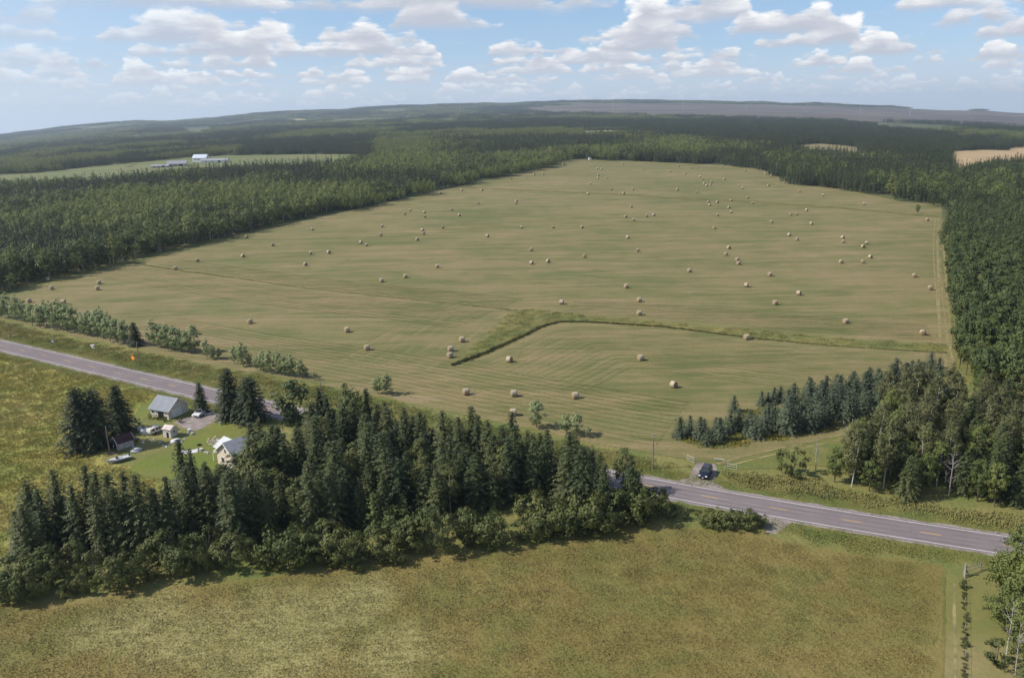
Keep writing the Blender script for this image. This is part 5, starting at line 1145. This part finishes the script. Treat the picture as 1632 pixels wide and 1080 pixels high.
# heaps under tarpaulin and pale junk
camper.scale = (0.68, 0.68, 0.72)
TARP = plain("white_tarpaulin", (0.55, 0.55, 0.57), 0.5, 0.12, 1.5); TARPG = plain("grey_tarpaulin", (0.45, 0.45, 0.48), 0.6, 0.2, 1.2)
def heap(name, label, cat, x, y, r, M, seed, rz=0.0, amp=0.2):
    p = P(x, y); r = tuple(v * 0.78 for v in r); bm = lumpy((0, 0, 0), r, seed, 3, amp); me = bpy.data.meshes.new(name); bm.to_mesh(me); bm.free(); me.materials.append(M)
    return tag(link(name, me, None, (p[0], p[1], 0.02), rz), label, cat)
heap("covered_heap", 'peaked white tarpaulin heap between camper and dark spruces', 'tarpaulin heap', 233, 691, (1.5, 1.2, 2.0), TARP, 1, 0.4, 0.3)
heap("covered_heap", 'small rounded white heap left of the peaked tarpaulin heap', 'tarpaulin heap', 222.5, 685, (0.9, 0.8, 1.1), TARP, 2)
heap("covered_heap", 'low white tarpaulin mound in front of the small white shed', 'tarpaulin heap', 281, 704, (1.7, 1.2, 1.0), TARP, 3, 0.3)
heap("covered_heap", 'grey-white tarpaulin mound between boat and red-roofed shed', 'tarpaulin heap', 217, 719, (1.5, 1.1, 0.85), TARPG, 4, 0.6, 0.35)
heap("junk_pile", 'dark low junk pile beside the red-roofed shed wall', 'junk pile', 211, 701, (1.8, 1.0, 0.5), plain("dark_junk", (0.06, 0.07, 0.10), 0.7, 0.6, 2.5), 5, 0.2, 0.5)
heap("junk_pile", 'reddish low junk pile beside the bow of the boat', 'junk pile', 178, 722, (1.3, 0.6, 0.3), plain("red_junk", (0.30, 0.14, 0.12), 0.8, 0.6, 2.5), 6, 0.2, 0.5)
# white sheet spread on the lawn
g_ = np.random.default_rng(9); p0 = P(302, 720); nu = 14
pts_ = [[(u, v_, 0.06 + 0.10 * max(0, math.sin(u * 2.3 + v_) * math.cos(v_ * 3.1))) for v_ in np.linspace(-0.95, 0.95, 8)] for u in np.linspace(-1.75, 1.75, nu)]
sv = [q for r_ in pts_ for q in r_]; sf = [(i * 8 + j, (i + 1) * 8 + j, (i + 1) * 8 + j + 1, i * 8 + j + 1) for i in range(nu - 1) for j in range(7)]
so = tag(link("tarpaulin", raw_mesh("tarpaulin", sv, sf, [TARP], smooth=True), None, (p0[0], p0[1], 0.02), 0.3), 'crumpled white tarpaulin sheet spread on the lawn', 'tarpaulin'); md = so.modifiers.new("thick", 'SOLIDIFY'); md.thickness = 0.05
def bucket(x, y, M, label, r=0.3, h=0.55, cat='bucket'):
    p = P(x, y); o = MB().bar((0, 0, 0), (0, 0, h), r * 0.85, 12, r).bar((0, 0, h), (0, 0, h + 0.03), r * 1.08, 12).build(cat.replace(' ', '_'), M); o.location = (p[0], p[1], 0.02); tag(o, label, cat)
bucket(302, 688, TARP, 'larger white bucket at the end of the farm drive', 0.4, 0.6)
bucket(306.5, 692, TARP, 'smaller white bucket at the end of the farm drive', 0.28, 0.45)
bucket(321, 718, TARP, 'white bucket on the lawn right of the tarpaulin sheet', 0.35, 0.5)
bucket(349, 708, TARP, 'tall white barrel by the farmhouse wing', 0.4, 1.0, 'barrel')
bucket(352.5, 712, TARP, 'short white barrel by the farmhouse wing', 0.45, 0.7, 'barrel')
bucket(351, 676.5, TARP, 'white bucket alone by the farm drive edge', 0.3, 0.55)
p_ = P(317.5, 709.5); ty = tag(link("old_tyre", None, None, (p_[0], p_[1], 0.03)), 'black old tyre lying on the lawn above the bucket', 'tyre')
bm = bmesh.new(); ring_ = [[((0.36 + 0.13 * math.cos(b2)) * math.cos(a2), (0.36 + 0.13 * math.cos(b2)) * math.sin(a2), 0.13 + 0.13 * math.sin(b2)) for b2 in np.linspace(0, 6.283, 9)[:-1]] for a2 in np.linspace(0, 6.283, 21)]
MB().rings(ring_, False).build("tread", TYRE, ty, 0, True); bm.free()
p_ = P(334, 660); o = MB().box(-1.2, 1.2, -0.3, 0.3, 0, 0.35).build("white_crate", TARP, None, 0.04); o.location = (p_[0], p_[1], 0.02); o.rotation_euler = (0, 0, 0.5); tag(o, 'long white crate lying behind the sedan', 'crate')
# pale stones strewn by the house
STN = plain("pale_stone", (0.42, 0.35, 0.32), 0.85, 0.25, 3); g_ = np.random.default_rng(12)
for x, y in [(333, 700), (336, 703), (338, 706), (341, 699), (343, 703), (345, 706), (340, 709), (335, 708), (346, 700), (332, 704), (344, 696), (339, 702)]:
    heap("stone", 'pale stone on the lawn between tarpaulin and farmhouse', 'stone', x, y, (0.45 * g_.uniform(.6, 1.2), 0.35, 0.28), STN, int(g_.integers(999)))['group'] = 'pale stones strewn on the lawn'
for i, (x, y) in enumerate([(241, 703), (260, 710), (265, 712), (246, 700), (206, 708), (212, 712), (228, 705), (255, 705), (290, 704), (236, 698), (270, 708), (294, 700), (327, 720), (331, 721), (300, 691)]):
    heap("junk_piece", 'small pale piece of junk strewn in the farmyard grass', 'junk', x, y, (0.5 * g_.uniform(.5, 1.2), 0.35, 0.25), TARPG if i % 3 else TARP, 50 + i, g_.uniform(0, 3), 0.4)['group'] = 'small junk strewn in the farmyard'

# ------------------------------------------------------------------ poles, signs, gates, fences
POLE = plain("pole_wood", (0.20, 0.165, 0.135), 0.9, 0.2, 2); INSU = plain("insulator", (0.35, 0.37, 0.38), 0.3)
def pole(b0, t0, label, arm=True):
    g, h = h_between(*b0, *t0); o = thing("utility_pole", label, 'utility pole', (g[0], g[1], 0), 0.25)
    MB().bar((0, 0, -0.3), (0, 0, h), 0.15, 10, 0.10).build("shaft", POLE, o)
    if arm:
        MB().box(-0.06, 0.06, -0.7, 0.7, h - 0.55, h - 0.42).build("crossarm", POLE, o)
        for y in (-0.6, 0.6): MB().bar((0, y, h - 0.42), (0, y, h - 0.22), 0.05, 8, 0.03).build("insulator", INSU, o)
    MB().bar((0, 0, h), (0, 0, h + 0.18), 0.05, 8, 0.03).build("insulator", INSU, o)
    return g, h
pk = [pole((17, 537), (12, 514), 'utility pole at the far left above the road'), pole((223, 583.5), (216.5, 545), 'utility pole beside the orange diamond sign'), pole((513, 636), (510.5, 607), 'utility pole on the verge behind the big ragged pine'), pole((1040, 746), (1039, 692), 'utility pole on the verge left of the parked dark car')]
fp, fh = pole((417, 669), (414.5, 638), 'pole standing by the right farmyard spruce', False); sp2, sh2 = pole((175, 722), (171.7, 680), 'thin pole beside the red-roofed shed', False)
WIRE = plain("wire", (0.12, 0.12, 0.12), 0.6)
def wire(a, b_, sag, label, r=0.014):
    a, b_ = Vector(a), Vector(b_); pts = [a.lerp(b_, k / 14) - Vector((0, 0, sag * 4 * (k / 14) * (1 - k / 14))) for k in range(15)]
    v, f = tube(pts, [r] * 15, 4); tag(link("power_line", raw_mesh("power_line", v, f, [WIRE])), label, 'wire')
for i in range(3):
    (a, ha), (b_, hb) = pk[i], pk[i + 1]; wire((a[0], a[1], ha + 0.1), (b_[0], b_[1], hb + 0.1), 1.0, ['power line between the far left pole and the sign pole', 'power line between the sign pole and the pole behind the pine', 'power line between the pole behind the pine and the pole near the dark car'][i])
ORANGE = paint("orange_sign", (0.85, 0.27, 0.02), 0.5); SIGNB = paint("blue_sign", (0.20, 0.30, 0.55), 0.5)
def sign(x, y, h, s, M, label, shape, yaw):
    p = P(x, y); o = thing("road_sign", label, 'sign', (p[0], p[1], 0), yaw); MB().box(-0.03, 0.03, -0.03, 0.03, -0.2, h).build("post", RIM, o)
    r_ = [(0, -0.045, h + s), (s, -0.045, h), (0, -0.045, h - s), (-s, -0.045, h)] if shape == 'd' else [(-s, -0.045, h - s), (s, -0.045, h - s), (s, -0.045, h + s), (-s, -0.045, h + s)]
    MB().solid(r_, (0, 0.014, 0)).build("sign_board", M, o)
sign(213, 579, 1.7, 0.85, ORANGE, 'orange diamond warning sign on the verge beside its pole', 'd', -0.5)
sign(85, 551, 1.5, 0.38, SIGNB, 'small blue square sign on the verge at the far left', 's', -0.5)
p_ = P(148, 556); ft = thing("survey_marker", 'white angled marker board standing in the verge grass', 'marker', (p_[0], p_[1], 0), -0.4)
MB().solid([(-0.9, 0, 0.9), (0.9, 0, 1.25), (0.9, 0, 1.6), (-0.9, 0, 1.25)], (0, 0.05, 0)).build("board", TRIM, ft); MB().solid([(-0.9, 0.07, 1.0), (-0.5, 0.07, 1.0), (0.35, 0.07, 0.25), (0.0, 0.07, 0.2)], (0, 0.05, 0)).build("brace", TRIM, ft); MB().box(-0.5, -0.42, 0.13, 0.21, -0.2, 1.2).build("post", TRIM, ft); MB().box(0.42, 0.5, 0.13, 0.21, -0.2, 1.4).build("post", TRIM, ft)
PIPE = paint("white_gate_pipe", (0.50, 0.50, 0.47), 0.5)
def pipe_gate(pa, pb, label, h=1.25, bars=3):
    d = pb - pa; L = float(np.hypot(*d)); o = thing("farm_gate", label, 'gate', (pa[0], pa[1], 0), math.atan2(d[1], d[0])); fr_ = MB()
    fr_.bar((0.12, 0, 0.25), (0.12, 0, h), 0.035, 6); fr_.bar((L, 0, 0.25), (L, 0, h), 0.035, 6)
    for k in range(bars): z = 0.25 + (h - 0.25) * k / (bars - 1); fr_.bar((0.12, 0, z), (L, 0, z), 0.04 if k == bars - 1 else 0.025, 6)
    fr_.build("gate_frame", PIPE, o); MB().bar((0, 0, -0.3), (0, 0, h + 0.25), 0.08, 10).build("gate_post", POLE, o)
pipe_gate(P(1107, 739), P(1095, 734), 'open white pipe gate left of the parked dark car')
pipe_gate(P(1157, 747), P(1174, 750), 'open white pipe gate right of the parked dark car')
p_ = P(1146, 735); o = MB().box(-1.0, 1.0, -0.06, 0.06, 0.5, 0.62).box(-1.0, -0.9, -0.05, 0.05, 0, 0.5).box(0.9, 1.0, -0.05, 0.05, 0, 0.5).build("low_rail", PIPE); o.location = (p_[0], p_[1], 0); o.rotation_euler = (0, 0, -0.3); tag(o, 'short low white rail at the field entrance', 'rail')
# fence of wooden posts along the field side of the road (parcel line)
GREYW = plain("weathered_post", (0.24, 0.225, 0.21), 0.9, 0.2, 3)
PM = MB().bar((0, 0, -0.2), (0, 0, 0.9), 0.06, 7, 0.05).mesh("fence_post", GREYW)
fl_ = pxline([(1537, 925), (1538, 1000), (1539, 1085), (1539, 1150)], 5.0)
fe = thing("wire_fence", 'wooden post and wire fence running down the mown strip, lower right', 'fence', (fl_[0][0], fl_[0][1], 0))
for p in fl_: link("fence_post", PM, fe, (p[0] - fl_[0][0], p[1] - fl_[0][1], 0))
wl_ = dense(fl_, 0.45); scatter("weeds", 'dark weeds growing along the wire fence, lower right', 'weeds', wl_ + rng.normal(0, 0.18, wl_.shape), [spare("weed_clump", grass_patch(470 + k, 60, 0.45, 0.8, 0.08, GD)) for k in range(3)], rng.uniform(0.35, 0.65, len(wl_)), rng.uniform(0.12, 0.45, len(wl_)))
wv_ = MB()
for z in (0.75,):
    for a, b_ in zip(fl_[:-1], fl_[1:]): wv_.bar((a[0] - fl_[0][0], a[1] - fl_[0][1], z), (b_[0] - fl_[0][0], b_[1] - fl_[0][1], z), 0.012, 4)
wv_.build("fence_wire", WIRE, fe)
for x, y, h in ((1534, 936, 1.4), (1539, 985, 0.7), (1540, 1029, 0.6)): plant("shrub", BSH, P(x, y), h, 'weedy tuft growing on the fence line in the mown strip', 'shrub', 'weed tufts along the lower right fence')
p_ = P(1537, 917); q_ = P(1562, 908); dq = q_ - p_; o = thing("pole_gate", 'grey weathered pole gate with a thick post at the mown strip', 'gate', (p_[0], p_[1], 0), math.atan2(dq[1], dq[0])); Lg = float(np.hypot(*dq))
MB().bar((0, 0, -0.3), (0, 0, 2.0), 0.20, 9, 0.14).build("gate_post", GREYW, o)
MB().bar((-0.6, -0.5, 0), (0, 0, 1.5), 0.09, 7).build("brace", GREYW, o); MB().bar((0.45, -0.5, 0), (0, 0, 1.3), 0.09, 7).build("brace", GREYW, o)
MB().bar((0, 0, 1.35), (Lg, 0, 1.2), 0.07, 7).build("rail", GREYW, o); MB().bar((0, 0, 0.75), (Lg, 0, 0.65), 0.06, 7).build("rail", GREYW, o); MB().bar((Lg, 0, -0.2), (Lg, 0, 1.4), 0.09, 7).build("end_post", GREYW, o)
# hunting stand at the far field edge
p_ = P(940, 258); hs = thing("hunting_stand", 'white hunting stand before the woods at the far field edge', 'hunting stand', (p_[0], p_[1], float(gz(*p_))), 0.2)
MB().box(-1.5, 1.5, -1.5, 1.5, 2.6, 5.4).build("cabin", TRIM, hs); MB().box(-1.7, 1.7, -1.7, 1.7, 5.42, 5.6).build("roof", ROOFG, hs); MB().box(-0.9, 0.9, -1.56, -1.4, 4.1, 4.9).build("window", DARK, hs)
for x in (-1.3, 1.3):
    for y in (-1.3, 1.3): MB().bar((x * 1.15, y * 1.15, -0.2), (x, y, 2.6), 0.12, 6).build("leg", POLE, hs)

# ------------------------------------------------------------------ far farms and towers
WB = plain("bright_white_wall", (0.72, 0.72, 0.70), 0.7, 0.06, 0.2)
ROOFB = metal_roof("pale_blue_metal_roof", (0.55, 0.60, 0.68)); ROOFG2 = metal_roof("far_grey_roof", (0.30, 0.31, 0.33)); TANB = plain("tan_wall", (0.36, 0.33, 0.29), 0.8, 0.1, 0.2); REDB = plain("barn_red", (0.22, 0.06, 0.05), 0.8, 0.1, 0.2)
def farb(nm, x, y, L, Wy, hw, hr, wm, rm_, label, ang=0.05, cat='barn'):
    p = P(x, y); gabled(nm, label, cat, p, ang, L, Wy, hw, hr, wm, rm_, 0.6, ('-y', L * 0.2, 2.0, 3.2, DARK), [('-y', -L * 0.3, hw * 0.6, 1.0, 0.7), ('-y', -L * 0.05, hw * 0.6, 1.0, 0.7)])
farb("barn", 321, 258, 22, 14, 6.5, 11.5, WB, ROOFB, 'tall white barn with a pale blue-grey roof beyond the left woods', -0.1)
farb("long_barn", 343, 259, 40, 12, 3.4, 6.0, WB, ROOFG2, 'long low grey barn right of the tall white barn', 0.05)
farb("farmhouse", 283, 265, 26, 14, 4.0, 8.0, TANB, ROOFG2, 'far tan house with a grey roof, left of the tall white barn', 0.25, 'house')
farb("shed", 256, 267, 24, 8, 2.4, 4.2, TANB, ROOFG2, 'low far shed at the left end of the barn group', 0.15, 'shed')
for x, y, l in ((940, 215, 'left one of two long pale greenhouses far behind the field'), (970, 214, 'right one of two long pale greenhouses far behind the field')): farb("greenhouse", x, y, 42, 16, 4, 8.5, plain("pale_wall", (0.66, 0.63, 0.50)), plain("cream_roof", (0.68, 0.66, 0.54)), l, 0.0, 'greenhouse')
farb("farmhouse", 1263, 223, 15, 12, 5.5, 10, WB, ROOFB, 'small far white house above the meadow clearing', 0.1, 'house')
farb("barn", 1281, 225, 24, 14, 6, 10, REDB, plain("dark_roof", (0.06, 0.05, 0.05)), 'far dark red barn right of the small white house', 0.0)
farb("shed", 1498, 245, 14, 8, 3, 5, WB, ROOFW, 'small white shed on the stubble field edge, far right', 0.2, 'shed')
STEEL = plain("galvanised_steel", (0.40, 0.41, 0.43), 0.5, 0.05, 1, 0.3)
def tower(x, y, h, label, arms=True):
    p = P(x, y); o = thing("transmission_tower", label, 'pylon', (p[0], p[1], float(gz(*p))), 0.2); b_ = MB(); w0, w1 = h * 0.10, h * 0.02
    cs = [(1, 1), (1, -1), (-1, -1), (-1, 1)]; n = 7; r_ = h * 0.006
    for k in range(n):
        z0_, z1_ = h * k / n, h * (k + 1) / n; wa, wb = w0 + (w1 - w0) * k / n, w0 + (w1 - w0) * (k + 1) / n
        for i in range(4):
            a, c_ = cs[i], cs[(i + 1) % 4]; b_.bar((a[0] * wa, a[1] * wa, z0_), (a[0] * wb, a[1] * wb, z1_), r_, 4); b_.bar((a[0] * wa, a[1] * wa, z0_), (c_[0] * wb, c_[1] * wb, z1_), r_ * 0.7, 4)
    b_.build("lattice", STEEL, o)
    if arms:
        for q in (0.72, 0.86): MB().bar((-h * 0.13, 0, h * q), (h * 0.13, 0, h * q), r_ * 1.4, 4).build("crossarm", STEEL, o)
for i, (x, y, h) in enumerate([(858, 177, 55), (977, 176.5, 55), (1088, 177, 52), (1190, 177, 52), (1285, 179, 48), (1371, 181, 48), (1450, 184, 46)]): tower(x, y, h, 'steel transmission tower in the row across the brown bog')
for o in [q for q in bpy.data.objects if q.name.startswith('transmission_tower')]: o['group'] = 'transmission towers crossing the bog'
tower(733, 178, 46, 'single thin radio mast left of the bog', False)

# ------------------------------------------------------------------ the air between here and the hills
Mh = bpy.data.materials.new("haze_air"); Mh.use_nodes = True; Mh.node_tree.nodes.clear(); t = NT(Mh.node_tree); o_ = t.n('ShaderNodeOutputMaterial'); pv = t.n('ShaderNodeVolumePrincipled')
pv.inputs['Color'].default_value = (0.70, 0.84, 1.0, 1); pv.inputs['Density'].default_value = 7.0e-5; pv.inputs['Anisotropy'].default_value = 0.3; t.l(pv.outputs[0], o_.inputs['Volume'])
zlo = float(V_[:, 2].min()) - 1; zhi = max(float(V_[:, 2].max()), H) + 45
hz = MB().box(-11200, 11200, -30, 12400, zlo, zhi).build("haze", Mh); tag(hz, kind='stuff')
